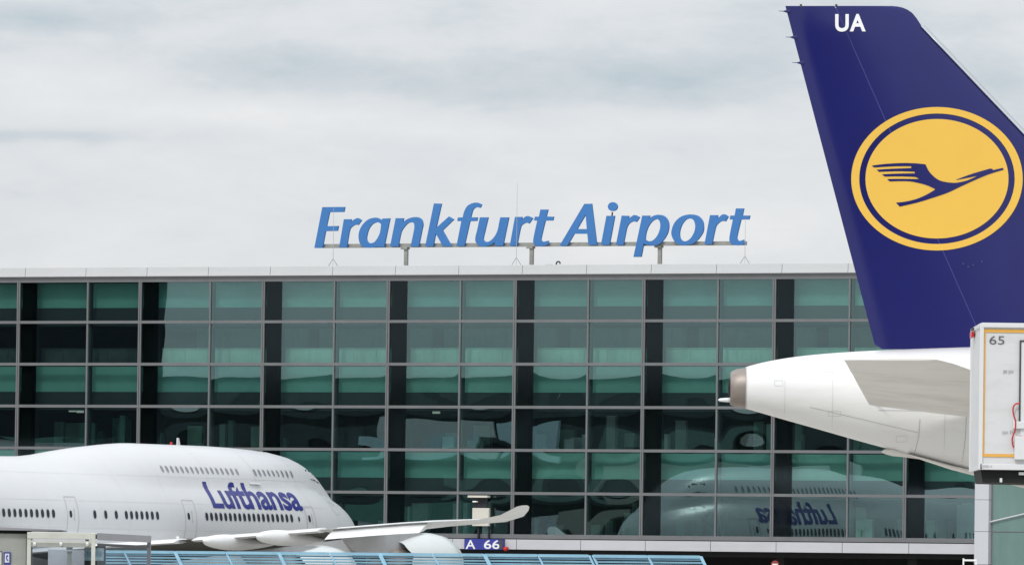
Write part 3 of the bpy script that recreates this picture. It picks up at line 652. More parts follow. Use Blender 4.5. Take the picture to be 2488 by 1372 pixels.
def gear(T, s, y, z, parent, dbl=True):
    mb = MB(); mb.tube(T(s, y, .6), T(s, y, z), .16, 12); g = mb.build('landing_gear', M['steel'], parent)
    for ds in ((-.8, .8) if dbl else (0,)):
        for dy in (-.55, .55): MB().tube(T(s + ds, y + dy - .2, .62), T(s + ds, y + dy + .2, .62), .62, 20).build('wheel', M['rubber'], g)
for s, y in ((31.5, 5.5), (31.5, -5.5), (35, 1.9), (35, -1.9)): gear(JP, s, y, 3.2, jet)
gear(JP, 7.5, 0, 2.6, jet, False)

# ------------------------------------------------------------------ near airliner: tail with blue fin
YA = 169.5
def WA(px, py, dy=0.0): p = W(px, py, YA); return Vector((p.x, p.y + dy, p.z))
AT = [(1812, 891, 992), (1835, 884.5, 998.5), (1870, 876.5, 1008.5), (1910, 869.5, 1020), (1960, 863, 1034), (2020, 857.5, 1051), (2090, 853, 1071), (2160, 849.5, 1090), (2230, 846.5, 1110), (2300, 844, 1128), (2375, 841.5, 1148), (2500, 838, 1180), (2700, 835, 1228), (2950, 833, 1275), (3250, 832, 1303), (3600, 832, 1312), (6200, 866, 1346), (6700, 900, 1352), (7050, 985, 1350), (7250, 1095, 1335), (7330, 1190, 1310), (7345, 1240, 1290)]
a320 = empty('narrow_body_airliner', Vector((WA(2300, 900).x, YA, 0)), 'white airliner tail at right with navy blue fin, yellow crane emblem and letters UA', 'airliner')
def aring(px, yt, yb, k=1.0, n=48):
    a, b = WA(px, yt), WA(px, yb); c = (a + b) / 2; r_ = (a.z - b.z) / 2 * k
    return [Vector((c.x, c.y + r_ * .97 * math.sin(q / n * 6.2832), c.z + r_ * math.cos(q / n * 6.2832))) for q in range(n)]
pxs = [1812, 1822, 1835, 1850, 1870, 1890, 1910, 1935, 1960, 1990, 2020, 2055, 2090, 2125, 2160, 2200, 2240, 2280, 2320, 2375, 2430, 2500, 2600, 2700, 2820, 2950, 3100, 3250, 3400, 3600, 4500, 5400, 6200, 6450, 6700, 6880, 7050, 7150, 7250, 7300, 7330, 7345]
def aTB(px): return interp(AT, px)
MB().loft([aring(p, *aTB(p)) for p in pxs]).build('fuselage', M['paint2'], a320, smooth=True)
# exhaust cone of the auxiliary power unit
hc = MB().loft([aring(1812, 893, 990), aring(1806, 893.5, 989.5), aring(1790, 896, 987.5), aring(1778, 901, 984.5), aring(1774, 905, 981), aring(1778, 909, 977), aring(1800, 909, 977)], cap=False).build('exhaust_cone', M['hotmetal'], a320, smooth=True, angle=50)
MB().loft([aring(1782, 908, 978), aring(1770, 926, 957), aring(1769, 930, 953), aring(1774, 932, 951)]).build('exhaust_duct', M['duct_black'], hc, smooth=True)
MB().loft([aring(1813.5, 890.2, 992.8), aring(1811, 890.4, 992.6)]).build('cone_seam', M['seam'], a320)
mb = MB(); mb.loft([aring(px, 971 - r_, 971 + r_, n=14) for px, r_ in ((1745, 1.2), (1749, 3.8), (1758, 4.8), (1768, 5.4), (1778, 6))]); mb.build('tail_lamp', M['white'], a320, smooth=True)
def askin(px, py, off=.01):            # a point on the near side of the rear fuselage
    yt, yb = aTB(px); a, b = WA(px, yt), WA(px, yb); c = (a + b) / 2; r_ = (a.z - b.z) / 2; p = W(px, py, YA); dz = max(-1, min(1, (p.z - c.z) / r_))
    return Vector((p.x, c.y - r_ * .97 * math.sqrt(1 - dz * dz) - off, p.z))
def aline(pts, wpx, m, name, off=.006):
    mb = MB(); P_ = []
    for (x0, y0), (x1, y1) in zip(pts, pts[1:]):
        for k in range(8): P_.append((x0 + (x1 - x0) * k / 8, y0 + (y1 - y0) * k / 8))
    P_.append(pts[-1]); v = []
    for i, (x, y) in enumerate(P_):
        a = P_[max(0, i - 1)]; b = P_[min(len(P_) - 1, i + 1)]; dx, dy = b[0] - a[0], b[1] - a[1]; l = math.hypot(dx, dy) or 1; nx, ny = -dy / l * wpx / 2, dx / l * wpx / 2
        v += [askin(x + nx, y + ny, off), askin(x - nx, y - ny, off)]
    return mb.add(v, [(2 * i, 2 * i + 1, 2 * i + 3, 2 * i + 2) for i in range(len(P_) - 1)]).build(name, m, a320)
aline([(2230, 1020), (2228, 1060), (2220, 1103)], 1.6, M['seam'], 'panel_seam'); aline([(1965, 990), (2100, 1022), (2225, 1052)], 1.2, M['seam'], 'panel_seam')
aline([(2342, 985), (2340, 1060), (2334, 1130)], 1.4, M['seam'], 'panel_seam'); aline([(2130, 998), (2240, 1000), (2340, 1001)], 1.2, M['seam'], 'panel_seam')
for px in (1905, 2020, 2290):
    yt, yb = aTB(px); aline([(px, yt + 3), (px, (yt + yb) / 2), (px, yb - 4)], .8, M['seamlt'], 'panel_seam')
aline([(1830, 918), (2000, 905), (2340, 893)], .7, M['seamlt'], 'panel_seam')
for (xa, ya, xb_, yb_) in ((1880, 925, 1900, 938), (2175, 1060, 2200, 1074), (2010, 1000, 2040, 1012)):
    aline([(xa, ya), (xb_, ya), (xb_, yb_), (xa, yb_), (xa, ya)], .8, M['seamlt'], 'access_panel')
# belly outlet and streaked keel
mb = MB(); mb.loft([[W(px, 0, YA).lerp(W(px, 0, YA), 0) * 0 + Vector((WA(px, yc).x, YA + math.cos(q / 12 * 6.283) * r_ * .02, WA(px, yc).z + math.sin(q / 12 * 6.283) * r_ * .0071)) for q in range(12)] for px, yc, r_ in ((2142, 1097, 1), (2150, 1096, 6), (2168, 1097, 10), (2200, 1102, 8), (2235, 1112, 3))])
mb.build('drain_fairing', M['stab'], a320, smooth=True)
mb = MB(); mb.loft([[Vector((WA(px, yc).x, YA + math.cos(q / 12 * 6.283) * .35, WA(px, yc).z + math.sin(q / 12 * 6.283) * r_ * .0071)) for q in range(12)] for px, yc, r_ in ((2205, 1103, 1), (2250, 1116, 4), (2310, 1134, 6), (2372, 1148, 8), (2500, 1180, 8))])
mb.build('keel_skid', M['stab'], a320, smooth=True)
# tailplane, near side then far side
def stab_ring(xt, yt, xl, yl, dY, th):
    a, b = W(xt, yt, YA + dY), W(xl, yl, YA + dY); o = []
    for x, t in FO:
        p = b.lerp(a, x); o.append(p + Vector((0, 0, t * th * 9)))
    return o
sgm = []
for t in (0, .25, .5, .75, .93, 1.0):
    dY = -1.15 - 5.2 * t; xt = 2112 - 62 * t; yt = 983 - 111 * t; xl = 2700 - 412 * t; yl = 1022 - 149 * t
    sgm.append(stab_ring(xt, yt + (2 if t == 1 else 0), xl - (12 if t == 1 else 0), yl, dY, .30 * (1 - t) + .085 * t if t < 1 else .03))
stb = MB().loft(sgm).build('tailplane', M['stab'], a320, smooth=True, angle=45)
sgm = []
for t in (0, .5, 1.0):
    a, b = W(2112, 983, YA), W(2700, 1085, YA); off = Vector((0, 1.15 + 5.2 * t, .65 * t)); sw = Vector((2.0 * t * .9, 0, 0))
    a2 = a + off + Vector((-.2 * t, 0, 0)); b2 = b + off - Vector((2.6 * t, 0, -.6 * t)); sgm.append([b2.lerp(a2, x) + Vector((0, 0, tt * (2.7 - 1.6 * t))) for x, tt in FO])
MB().loft(sgm).build('tailplane', M['stab'], a320, smooth=True, angle=45)
mb = MB(); mb.loft([[askin(2104, 976, -.1), askin(2104, 985, -.1)], [askin(2120, 974, .02), askin(2122, 985, .02)], [askin(2148, 980, .16), askin(2148, 982, .16)]], close=False, cap=False); mb.build('root_fairing', M['paint2'], a320)
mb = MB(); v = [W(x, y, YA - dy) for x, y, dy in ((2286, 886, 5.9), (2296, 884, 5.9), (2700, 1012, 1.6), (2700, 1022, 1.6))]; mb.add(v + [p + Vector((0, -.03, 0)) for p in v], [(0, 1, 2, 3), (4, 7, 6, 5), (0, 4, 5, 1), (1, 5, 6, 2), (2, 6, 7, 3), (3, 7, 4, 0)]); mb.build('dark_edge_strip', M['seamdk'], a320)
# fin and rudder
def hinge(py): return 2030 + (py - 18) * .4400
TEp = lambda py: 1908 + (py - 15) * (219 / 830.0)
LEt = [(15, 2165), (17, 2184), (21, 2198), (30, 2214), (45, 2227), (62, 2238)]
def LEp(py): return interp([(a, b) for a, b in LEt], py)[0] if py < 62 else 2238 + (py - 62) * .954
def rowz(py): return py
def fth(u): return .0 if u <= 0 or u >= 1 else FOy(u)
def FOy(u): return 2.969 * (.2969 * math.sqrt(u) - .126 * u - .3516 * u * u + .2843 * u ** 3 - .1036 * u ** 4)
def fin_half(px, py):                  # half thickness of the fin at a photo position
    te, le = TEp(py), LEp(py); u = (le - px) / (le - te); ch = (le - te) * .00706 * .9; tip = .55 + .45 * min(1, max(0, (py - 15) / 60))
    return max(.012, FOy(min(1, max(0, u))) * ch * .105 * tip)
def FY(px, py, off=0, side=-1): p = W(px, py, YA); return Vector((p.x, YA + side * (fin_half(px, py) + off), p.z))
rows = [15.2, 16.5, 19, 24, 32, 45, 62, 90, 140, 220, 320, 430, 540, 650, 750, 840, 900, 990]
def fin_rings(xa, xb, n, rws):
    rg = []
    for py in rws:
        x0, x1 = xa(py), xb(py); q = [x0 + (x1 - x0) * (.5 - .5 * math.cos(math.pi * i / n)) for i in range(n + 1)]
        rg.append([FY(x, py, 0, -1) for x in q] + [FY(x, py, 0, 1) for x in reversed(q)])
    return rg
MB().loft(fin_rings(lambda y: hinge(y) + 1.2, LEp, 22, rows)).build('fin', M['navy'], a320, smooth=True, angle=50)
MB().loft(fin_rings(lambda y: TEp(y) + (0 if y < 836 else (y - 836) * 1.3), lambda y: hinge(y) - 1.2, 14, [15.2, 16.5, 19, 24, 32, 45, 62, 90, 140, 220, 320, 430, 540, 650, 750, 836, 842, 848])).build('rudder', M['navy'], a320, smooth=True, angle=50)
MB().loft(fin_rings(lambda y: hinge(y) - 3, lambda y: hinge(y) + 3, 3, [20, 140, 320, 540, 750, 846])).build('hinge_line', M['hinge'], a320).scale = (1, .97, 1)
mb = MB(); rg = []
for py in [64, 120, 200, 300, 420, 560, 700, 820]:
    x = LEp(py); p = W(x, py, YA); q = W(x + 7, py - 3, YA); m_ = W(x - 3, py, YA); rg.append([Vector((m_.x, YA - .07, m_.z)), Vector((p.x, YA - .05, p.z)), Vector((q.x, YA, q.z)), Vector((p.x, YA + .05, p.z)), Vector((m_.x, YA + .07, m_.z))])
mb.loft(rg).build('leading_edge', M['lemetal'], a320, smooth=True)
for py in (28, 91, 153):
    p = W(TEp(py) + 8, py, YA); q = W(TEp(py) - 8, py, YA); r_ = W(TEp(py) - 20, py - .5, YA); mb = MB()
    mb.tube(p, q, .05, 8, .008); mb.tube(q, r_, .008, 5, .004); mb.build('static_wick', M['navy'], a320)
for px in (1946, 2032):
    p = W(px, 18, YA); MB().tube(p, p + Vector((0, 0, .05)), .02, 8).build('fin_stud', M['joint'], a320)
for pts in ([(2340, 641), (2352, 648), (2364, 644), (2385, 636)],):
    for x, y in pts: mb = MB(); mb.box((-.015, -.01, -.012), (.015, .01, .012), 0, lambda q: q + FY(x, y, .01)); mb.build('access_stud', M['hinge'], a320)
def decal(loops, m, name, off, step=.16, parent=None):
    v, f = curve_fill([[(x * .00706, -y * .00706) for x, y in lp] for lp in loops])
    v, f = gridcut(v, f, step); return MB().add([FY(p.x / .00706, -p.y / .00706, off) for p in v], f).build(name, m, parent or a320)
def ell(cx, cy, rx, ry, n=96): return [(cx + rx * math.cos(q / n * 6.2832), cy + ry * math.sin(q / n * 6.2832)) for q in range(n)]
em = decal([ell(2276, 434.9, 208, 173.9), ell(2276, 434.9, 188.5, 158.2)], M['yellow'], 'tail_emblem', .008)
decal([ell(2276, 434.9, 173.5, 144.8)], M['yellow'], 'emblem_disc', .008, parent=em)
cr_ = [(175,225,1),(500,185),(900,165),(1200,172),(1450,195,1),(1540,370),(1690,520),(1850,600),(2128,637),(2368,600),(2528,545),(2698,470,1),(2440,520),(2188,570,1),(2188,558,1),(2568,420),(2988,298,1),(3038,305,1),(3058,335,1),(3288,280,1),(3313,325,1),
       (2968,430),(2618,575),(2268,735),(1968,875),(1568,1010),(1250,1105),(840,1200,1),(750,1105,1),(950,1085),(1200,1030),(1450,930),(1690,790,1),(1500,700),(1250,630),(1000,595),(600,600,1),(540,545,1),(800,540),(1300,545,1),(1220,495,1),(850,480),(480,485,1),(415,430,1),
       (800,415),(1200,410,1),(1190,370,1),(800,358),(350,372,1),(290,322,1),(650,300),(1110,285,1),(1110,240,1),(700,242),(230,268,1)]
decal([LT((2100, 380), 9.8, cr_)], M['navy'], 'crane', .014, .2, parent=em)
v, f = text_fill('UA', offset=.03, spacing=1.12); v = fit(v, 2029, 2103, -78, -35); v, f = gridcut(v, f, 12)
MB().add([FY(p.x, -p.y, .01) for p in v], f).build('registration_letters', M['white'], a320)
# wings and gear further forward, outside the frame
def AF(s, y, z): return Vector((WA(5200, 1200).x - s, YA - y, z))
for side in (1, -1):
    MB().loft([[AF(s0_ + x * (s1_ - s0_), side * y, z + t * (s1_ - s0_)) for x, t in FO] for y, s0_, s1_, z in ((1.8, -2, 6.5, 2.9), (7, 2, 7.2, 3.3), (17, 8, 10.4, 4.4))]).build('wing', M['wing'], a320, smooth=True, angle=50)
    gear(AF, 4.5, side * 3.8, 3, a320, False)
gear(AF, -13, 0, 2.6, a320, False)

# ------------------------------------------------------------------ raised catering truck at the right edge
YT = 150.0
def WT_(px, py): return W(px, py, YT)
TL, TB = WT_(2383, 785), WT_(2383, 1140)
x0, z1, z0 = TL.x, TL.z, TB.z
def bx(px): return WT_(px, 960).x
def bz(py): return WT_(2400, py).z
trk = empty('catering_truck', Vector((x0 + 3, YT + 1.2, 0)), 'raised white truck box numbered 65 with an orange border at the right edge', 'truck')
mb = MB(); mb.box((x0 + .01, YT + .02, z0 + .02), (x0 + 6.2, YT + 3.05, z1 - .02)); mb.build('box_body', M['boxw'], trk, bevel=.01)
for y in (YT - .02, YT + 3.0): mb = MB(); mb.box((x0 - .012, y, z0), (x0 + .05, y + .07, z1)); mb.build('corner_post', M['boxe'], trk, bevel=.008)
for z in (z0, z1 - .06): mb = MB(); mb.box((x0 - .01, YT + .05, z), (x0 + .04, YT + 3.0, z + .06)); mb.build('side_rail', M['boxe'], trk)
mb = MB(); mb.box((bx(2383), YT - .025, bz(795)), (x0 + 6.2, YT + .02, z1 + .01)); mb.build('top_rail', M['boxe'], trk, bevel=.006)
mb = MB(); mb.box((bx(2383), YT - .02, z0), (x0 + 6.2, YT + .02, bz(1126))); mb.build('bottom_rail', M['boxe'], trk, bevel=.006)
mb = MB(); mb.box((bx(2384), YT + .008, bz(1109)), (bx(2393), YT + .018, bz(799))); mb.box((bx(2393), YT + .008, bz(807)), (x0 + 6.0, YT + .018, bz(799))); mb.box((bx(2393), YT + .008, bz(1109)), (x0 + 6.0, YT + .018, bz(1101.5))); mb.build('border_stripe', M['orange'], trk)
v, f = text_fill('65'); v = fit(v, bx(2402.5), bx(2439), bz(836), bz(815.5)); MB().add([Vector((p.x, YT + .012, p.y)) for p in v], f).build('number', M['grey'], trk)
mb = MB(); mb.box((bx(2476), YT - .01, bz(1022)), (bx(2480), YT + .018, bz(825))); mb.box((bx(2480), YT - .01, bz(829)), (bx(2600), YT + .018, bz(825))); mb.box((bx(2600), YT - .01, bz(1090)), (bx(2604), YT + .018, bz(825))); mb.build('door_frame', M['joint'], trk)
mb = MB(); mb.box((bx(2480), YT, bz(1090)), (bx(2600), YT + .015, bz(829))); mb.build('door', M['boxe'], trk)
for (xa, xb_, y) in ((2437, 2447, 902), (2450, 2463, 902), (2437, 2452, 1050), (2455, 2470, 1048)):
    mb = MB(); 
    for q in range(3): xx = xa + (xb_ - xa) * q / 3; mb.box((bx(xx), YT + .009, bz(y + 4 - q)), (bx(xx + 2.4), YT + .016, bz(y - 4)))
    mb.build('small_mark', M['winrim'], trk)
mb = MB(); mb.box((bx(2462), YT - .04, bz(1040)), (bx(2600), YT + .015, bz(1022))); mb.box((bx(2466), YT - .06, bz(1115)), (bx(2600), YT + .015, bz(1058))); mb.build('latch_plate', M['boxe'], trk, bevel=.01)
hose = [(2478, 980), (2467, 981), (2461, 992), (2463, 1010), (2467, 1022), (2466, 1045), (2459, 1065), (2462, 1085), (2470, 1082), (2472, 1062), (2482, 1060), (2495, 1062)]
mb = MB(); lp = smooth_loop([hose[0] + (1,)] + hose[1:-1] + [hose[-1] + (1,)], 4); lp = lp[:-1]
for p, q in zip(lp, lp[1:]): mb.tube(WT_(*p) + Vector((0, -.04, 0)), WT_(*q) + Vector((0, -.04, 0)), .012, 6)
mb.build('air_hose', M['red'], trk, smooth=True)
mb = MB(); mb.box((x0 - .05, YT + 1.9, bz(811)), (x0 - .01, YT + 2.5, bz(797))); mb.build('marker_lamp', M['red'], trk, bevel=.006)
mb = MB(); mb.box((x0 - .03, YT + 1.9, bz(793)), (x0 - .01, YT + 2.6, bz(787))); mb.build('corner_casting', M['joint'], trk)
mb = MB(); mb.box((bx(2386), YT - .026, bz(1135)), (bx(2404), YT - .02, bz(1129))); mb.box((bx(2408), YT - .026, bz(1134)), (bx(2412), YT - .02, bz(1130))); mb.build('rail_fitting', M['seam'], trk)
zu = z0 - .21
mb = MB(); v = [(x0 + .03, z0), (x0 + .06, zu + .02), (x0 + 6.2, zu - .05), (x0 + 6.2, z0)]
mb.loft([[Vector((x, y, z)) for x, z in v] for y in (YT + .1, YT + 2.4)]); mb.build('underframe', M['dark'], trk)
mb = MB(); mb.box((bx(2432), YT + .06, bz(1170)), (bx(2438), YT + .1, bz(1160))); mb.box((bx(2478), YT + .05, bz(1152)), (x0 + 4, YT + .1, bz(1145))); mb.build('lift_fitting', M['boxe'], trk)
for xa, xb_ in ((x0 + 1.6, x0 + 5.6), (x0 + 5.6, x0 + 1.6)):
    for y in (YT + .5, YT + 1.9): MB().tube((xa, y, 1.25), (xb_, y, zu), .09, 8).build('scissor_arm', M['boxe'], trk)
mb = MB(); mb.box((x0 + 1.2, YT + .2, .8), (x0 + 8.6, YT + 2.2, 1.2)); mb.build('chassis', M['dark'], trk)
mb = MB(); mb.loft([[Vector((x0 + 6.5 + x, y, z)) for x, z in ((0, .7), (0, 2.9), (1.5, 2.9), (2.2, 1.9), (2.4, .7))] for y in (YT + .1, YT + 2.3)]); mb.build('cab', M['boxe'], trk, bevel=.05)
mb = MB(); mb.box((x0 + 6.7, YT + .07, 1.9), (x0 + 7.9, YT + .1, 2.7)); mb.build('cab_window', M['darkwin'], trk)
for x in (x0 + 2, x0 + 7.6):
    for y in (YT + .15, YT + 1.95): MB().tube((x, y, .5), (x, y + .3, .5), .5, 20).build('wheel', M['rubber'], trk)

# ------------------------------------------------------------------ blast fence
def yfence(px): return 309.75 - (px - 255) * (18.0 / 1450)
def FW(px, z, lean=0.0):               # point of the raking fence: column at the top, z, in the fence line
    Y = yfence(px); p = W(px, 1372, Y); t = 3.02 - z
    return Vector((p.x + t * .50, Y - t * .35, z))
bf = empty('blast_fence', Vector((W(980, 1372, 300).x, 300, 0)), 'long low light blue louvred blast fence in front of the white airliner', 'fence')
thick = [(176, 7), (424, 9), (676, 9), (921, 10), (1176, 10), (1430, 6), (1439, 6)]; thin = [(300, 5), (548, 5), (801, 5), (1051, 5), (1306, 5), (1573, 6), (1701, 8)]
for px, wpx in thick + thin:
    hw = wpx * .0125 / 2; d_ = .16 if wpx > 8 else .1
    mb = MB(); v = []
    for z in (3.0, 0):
        p = FW(px, z); v += [p + Vector((-hw, -d_, 0)), p + Vector((hw, -d_, 0)), p + Vector((hw, .06, 0)), p + Vector((-hw, .06, 0))]
    mb.add(v, [(0, 1, 2, 3), (4, 7, 6, 5), (0, 4, 5, 1), (1, 5, 6, 2), (2, 6, 7, 3), (3, 7, 4, 0)]).build('post', M['fence'], bf)
    MB().tube(FW(px, 2.7) + Vector((0, .1, 0)), FW(px, 2.7) + Vector((0, 2.0, -2.7)), .05, 8).build('strut', M['fence'], bf)
ps = sorted([p for p, _ in thick + thin] )
for a, b in zip(ps, ps[1:]):
    if b - a < 20: continue
    mb = MB(); A, B = FW(a + 1, 3.02), FW(b - 1, 3.02)
    mb.add([A + Vector((0, -.09, -.09)), B + Vector((0, -.09, -.09)), B + Vector((0, -.09, 0)), A + Vector((0, -.09, 0)), A + Vector((0, .05, -.09)), B + Vector((0, .05, -.09)), B + Vector((0, .05, 0)), A + Vector((0, .05, 0))], [(0, 1, 2, 3), (4, 7, 6, 5), (3, 2, 6, 7), (0, 4, 5, 1), (0, 3, 7, 4), (1, 5, 6, 2)]); mb.build('top_rail', M['fence'], bf)
    mb = MB()
    for k in range(1, 33):
        z = 3.0 - .02 - k * .088; A, B = FW(a + 2, z), FW(b - 2, z)
        mb.add([A + Vector((0, -.05, -.026)), B + Vector((0, -.05, -.026)), B + Vector((0, -.03, .012)), A + Vector((0, -.03, .012)), A + Vector((0, .05, .028)), B + Vector((0, .05, .028))], [(0, 1, 2, 3), (3, 2, 5, 4), (0, 4, 5, 1), (0, 3, 4), (1, 5, 2)])
    mb.build('slat_panel', M['fencedk'], bf)

# ------------------------------------------------------------------ shelter and kiosk at bottom left
YS = 225.0
def SP(px, py, Y=YS): return W(px, py, Y)
xl, xm = SP(65, 1372).x, SP(231, 1372).x; YB = 233.2; xr = W(366, 1372, YB).x
zt = SP(150, 1292.5).z; u = .009375
sh = empty('shelter', Vector((xl + 1.4, YS + 2, 0)), 'pale grey framed glass shelter with a flat roof at bottom left', 'shelter')
def sidept(t, z, o=0.0): return Vector((xm + (xr - xm) * t, YS + (YB - YS) * t + o, z))
mb = MB(); mb.box((xl, YS - .04, zt - .15), (xm, YS + .06, zt)); mb.build('front_fascia', M['shelter'], sh, bevel=.01)
mb = MB()
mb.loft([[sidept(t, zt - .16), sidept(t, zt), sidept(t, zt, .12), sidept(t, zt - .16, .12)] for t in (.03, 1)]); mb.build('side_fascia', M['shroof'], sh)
mb = MB(); v = [Vector((xl, YS + .06, zt - .03)), Vector((xm, YS + .06, zt - .03)), sidept(1, zt - .03), Vector((xl + (xr - xm), YB, zt - .03))]
mb.add(v + [p + Vector((0, 0, -.06)) for p in v], [(0, 1, 2, 3), (4, 7, 6, 5), (0, 4, 5, 1), (1, 5, 6, 2), (2, 6, 7, 3), (3, 7, 4, 0)]); mb.build('roof', M['joint'], sh)
for x, y, m_ in ((xl, YS, 'shelter'), (xm - .09, YS - .03, 'shelter'), (xr - .09, YB, 'shroof'), (xl + xr - xm, YB, 'shroof')):
    mb = MB(); mb.box((x, y - .02, 0), (x + .09, y + .07, zt - .01)); mb.build('post', M[m_], sh, bevel=.008)
za, zb_ = SP(150, 1317.5).z, SP(150, 1312.5).z
mb = MB(); mb.box((xl + .09, YS - .01, za), (xm - .09, YS + .05, zb_ + .0)); mb.build('rail', M['shelter'], sh)
mb = MB(); mb.loft([[sidept(t, za - .06, .03), sidept(t, za, .03), sidept(t, za, .08), sidept(t, za - .06, .08)] for t in (.03, .97)]); mb.build('side_rail', M['joint'], sh)
mb = MB(); mb.box((xl + .09, YS, za - .10), (xm - .09, YS + .03, za - .005)); mb.build('lower_rail', M['kiosk'], sh)
for x in (84, 148, 212): MB().tube(SP(x, 1319, YS - .02), SP(x, 1319, YS - .02) + Vector((0, -.05, -.03)), .035, 10).build('lamp', M['white'], sh)
mb = MB(); mb.box((xl + .09, YS + .01, .1), (xm - .09, YS + .025, za - .10)); mb.build('front_glass', M['shglass'], sh)
mb = MB(); mb.loft([[sidept(t, .1, .05), sidept(t, za - .06, .05), sidept(t, za - .06, .065), sidept(t, .1, .065)] for t in (.03, .97)]); mb.build('side_glass', M['clglass'], sh)
mb = MB(); mb.box((xl + .1, YB, .1), (xl + .09 + xr - xm, YB + .03, za - .12)); mb.build('back_wall', M['shback'], sh)
mb = MB(); xx = SP(168, 1350).x; mb.box((xx - .05, YS + .12, .1), (xx + .05, YS + .2, SP(168, 1338).z)); mb.build('inner_post', M['shelter'], sh)
mb = MB(); mb.box((xx - .07, YS + .1, SP(168, 1334).z), (xx + .07, YS + .2, SP(168, 1322).z)); mb.build('inner_lamp', M['white'], sh)
mb = MB(); mb.box((xl + .5, YS + 2.0, .42), (xm - .3, YS + 2.4, .47)); mb.build('bench', M['kiosk'], sh)
for x in (xl + .7, xm - .5): mb = MB(); mb.box((x, YS + 2.05, 0), (x + .05, YS + 2.35, .42)); mb.build('bench_leg', M['joint'], sh)
pz = sidept(.16, 0); mb = MB(); A, B = SP(205, 1330, YS + 1.5), SP(252, 1361, YS + 1.5); mb.box((A.x, YS + 1.5, B.z), (B.x, YS + 1.54, A.z)); mb.box((A.x, YS + 1.55, .1), (B.x + .04, YS + 1.6, A.z + .05), 1)
mb.build('notice_board', [M['poster'], M['joint']], sh)
mb = MB()
for q in range(6): A = SP(212 + q * 6, 1338 + q % 2 * 2, YS + 1.48); mb.box((A.x, YS + 1.485, A.z - .12), (A.x + .03, YS + 1.495, A.z))
mb.build('notice_print', M['fence'], sh)

ki = empty('kiosk', Vector((xl - 2, YS + 2, 0)), 'grey kiosk with a small blue telephone sign at the left edge', 'kiosk')
kz = SP(30, 1292.5).z; xk = SP(62, 1372).x
mb = MB(); mb.box((xk - 4.5, YS + .3, 0), (xk, YS + 3.2, kz - .02)); mb.build('wall', M['kiosk'], ki, bevel=.02)
mb = MB(); mb.box((xk - 4.6, YS + .35, kz - .02), (xk - .02, YS + 3.1, kz + .05)); mb.build('roof_gap', M['dark'], ki)
A, B = SP(3, 1281.5), SP(145, 1287.5)
mb = MB(); mb.loft([[Vector((x, y, z + .0)) for x, z in ((xk - 4.7, kz + .05), (xk - 4.7, A.z + .02), (SP(10, 0).x, A.z + .02), (B.x, B.z + .02), (B.x, B.z - .01), (SP(70, 0).x, kz + .05))] for y in (YS + .15, YS + 3.4)]); mb.build('roof', M['shroof'], ki)
mb = MB(); A, B = SP(7.5, 1340), SP(24, 1369.5); mb.box((A.x, YS + .26, B.z), (B.x, YS + .3, A.z)); sg_ = mb.build('telephone_sign', M['gate'], ki)
mb = MB(); A, B = SP(10.5, 1343.5), SP(21, 1365.5); mb.box((A.x, YS + .25, B.z), (B.x, YS + .258, A.z)); mb.build('sign_face', M['boxw'], sg_)
pts = [(18.5, 1347.5), (14.5, 1347.2), (13.2, 1351), (13.6, 1356), (15.5, 1360.5), (18.8, 1362), (18.8, 1359), (16.4, 1357), (15.6, 1353), (16.2, 1350.8), (18.5, 1350.6)]
v, f = curve_fill([[(SP(x, y).x, SP(x, y).z) for x, y in pts]]); MB().add([Vector((p.x, YS + .244, p.y)) for p in v], f).build('handset_mark', M['gate'], sg_)
mb = MB(); A, B = SP(-12, 1338), SP(3, 1400); mb.box((A.x, YS + .28, B.z), (B.x, YS + .31, A.z)); mb.build('door_frame', M['joint'], ki); mb = MB(); A, B = SP(-12, 1340), SP(1.6, 1400); mb.box((A.x, YS + .27, B.z), (B.x, YS + .279, A.z)); mb.build('door', M['shelter'], ki)

# ------------------------------------------------------------------ small things by the building
p = W(1883, 1370, 556); ns = empty('traffic_sign', Vector((p.x, 556, 0)), 'small round red sign with a white bar on a post under the building', 'sign')
MB().tube((p.x, 556, p.z), (p.x, 556.04, p.z), .22, 28).build('disc', M['dullred'], ns)
mb = MB(); mb.box((p.x - .15, 555.985, p.z - .04), (p.x + .15, 555.998, p.z + .04)); mb.build('bar', M['white'], ns)
MB().tube((p.x, 556.1, 0), (p.x, 556.1, p.z + .1), .04, 8).build('post', M['steel'], ns)
p = W(2341, 1355, 566); q = W(2372, 1355, 566); gf = empty('railing', Vector((p.x, 566, 0)), 'white tubular railing standing beside the white pier', 'railing')
mb = MB(); mb.tube((p.x, 566, 0), (p.x, 566, p.z), .05, 8); mb.tube((q.x, 566, 0), (q.x, 566, p.z - .05), .05, 8); mb.build('upright', M['white'], gf)
MB().tube((p.x, 566, p.z - .12), (q.x, 566, p.z - .12), .055, 8).build('crossbar', M['white'], gf)

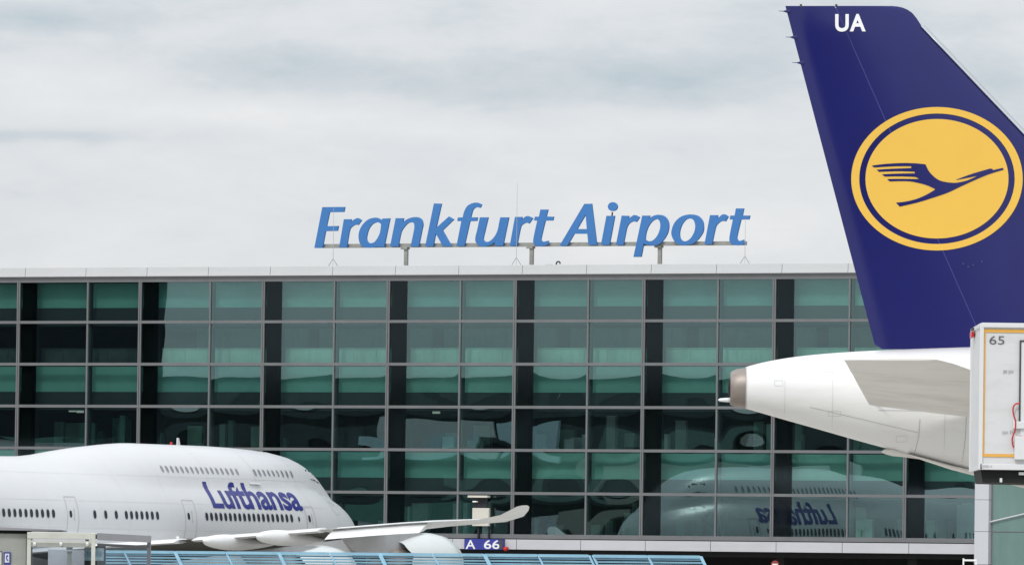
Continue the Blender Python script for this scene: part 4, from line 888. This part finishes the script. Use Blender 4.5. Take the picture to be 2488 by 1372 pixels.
# ------------------------------------------------------------------ what the terminal glass mirrors: the concourse opposite
fc = empty('far_concourse', FP(-300, 0, 640), 'long dark concourse across the apron, seen only mirrored in the terminal glass', 'building')
HF = 31.6
mb = MB(); fbox(mb, -1000, 280, 640, 680, 0, HF)
mb.build('wall', M['far'], fc)
for k in range(5): mb = MB(); fbox(mb, -1000, 280, 639.6, 640, 3 + k * 6, 6.4 + k * 6); mb.build('window_band', M['farglass'], fc)
for k in range(80):
    a = random.uniform(-520, -250); z = random.choice((0, 0, 3, 9, 15, 21)) + random.uniform(0, 1.5); ww = random.uniform(3, 26); hh = random.uniform(.8, 5) if z > 2 else random.uniform(2, 7)
    mb = MB(); fbox(mb, a, a + ww, 639.0 - random.uniform(0, .3), 639.6, z, z + hh); mb.build('mirror_clutter_panel', M[random.choice(('shback', 'kiosk', 'boxw', 'dockglass', 'teal', 'poster'))], fc)  # random panels added only to break up the image mirrored in the glass

# widebody tail beside the terminal (outside the frame, mirrored in its leftmost bays) and a dark block added behind the camera to darken the rudder reflection
def WB(a, b, z): return Vector((-73.8, 573.1, z)) + Vector((-.487, .873, 0)) * a + Vector((.873, .487, 0)) * b
wb = empty('widebody_airliner', Vector((-78, 582, 0)), 'navy finned widebody airliner tail mirrored in the leftmost windows', 'airliner')
MB().loft([[WB(s0_ + x * (s1_ - s0_), t * (s1_ - s0_) * .8, z) for x, t in FO] for z, s1_, s0_ in ((12, 0, 17), (18, -.3, 15.5), (24, -.6, 14.5), (25.6, -.8, 13.5), (26, -1, 12.5))]).build('fin', M['navydark'], wb, smooth=True, angle=50)
MB().add([WB(4.2 + 2.3 * math.cos(q / 20 * 3.1416), -1.05, 19 + 2.3 * math.sin(q / 20 * 3.1416)) for q in range(41)] + [WB(4.2 + 1.95 * math.cos(q / 20 * 3.1416), -1.05, 19 + 1.95 * math.sin(q / 20 * 3.1416)) for q in range(41)], [(i, i + 1, 42 + i, 41 + i) for i in range(40)]).build('tail_emblem', M['yellow'], wb)
MB().loft([[WB(a, r_ * math.cos(q / 32 * 6.2832), c_ + r_ * math.sin(q / 32 * 6.2832)) for q in range(32)] for a, r_, c_ in ((-5, .4, 10), (-2, 1.2, 9.8), (4, 2.4, 9.2), (10, 3.2, 8.6), (18, 3.6, 8.2), (30, 3.6, 8.2))]).build('fuselage', M['paint'], wb, smooth=True)
for a in (12, 24): MB().tube(WB(a, 0, 0), WB(a, 0, 5.2), .4, 12).build('landing_gear', M['steel'], wb)
hg = empty('rudder_reflection_block', Vector((-52, -100, 0)), 'tall dark block added behind the viewpoint to darken the rudder reflection', 'building')
MB().box((-70, -125, 0), (-5, -88, 36)).build('wall', M['far'], hg); MB().box((-72, -127, 36), (-3, -86, 38)).build('roof', M['joint'], hg)
for k in range(4): MB().box((-66 + k * 14.5, -87.9, 0), (-53 + k * 14.5, -87.6, 30)).build('door', M['farglass'], hg)
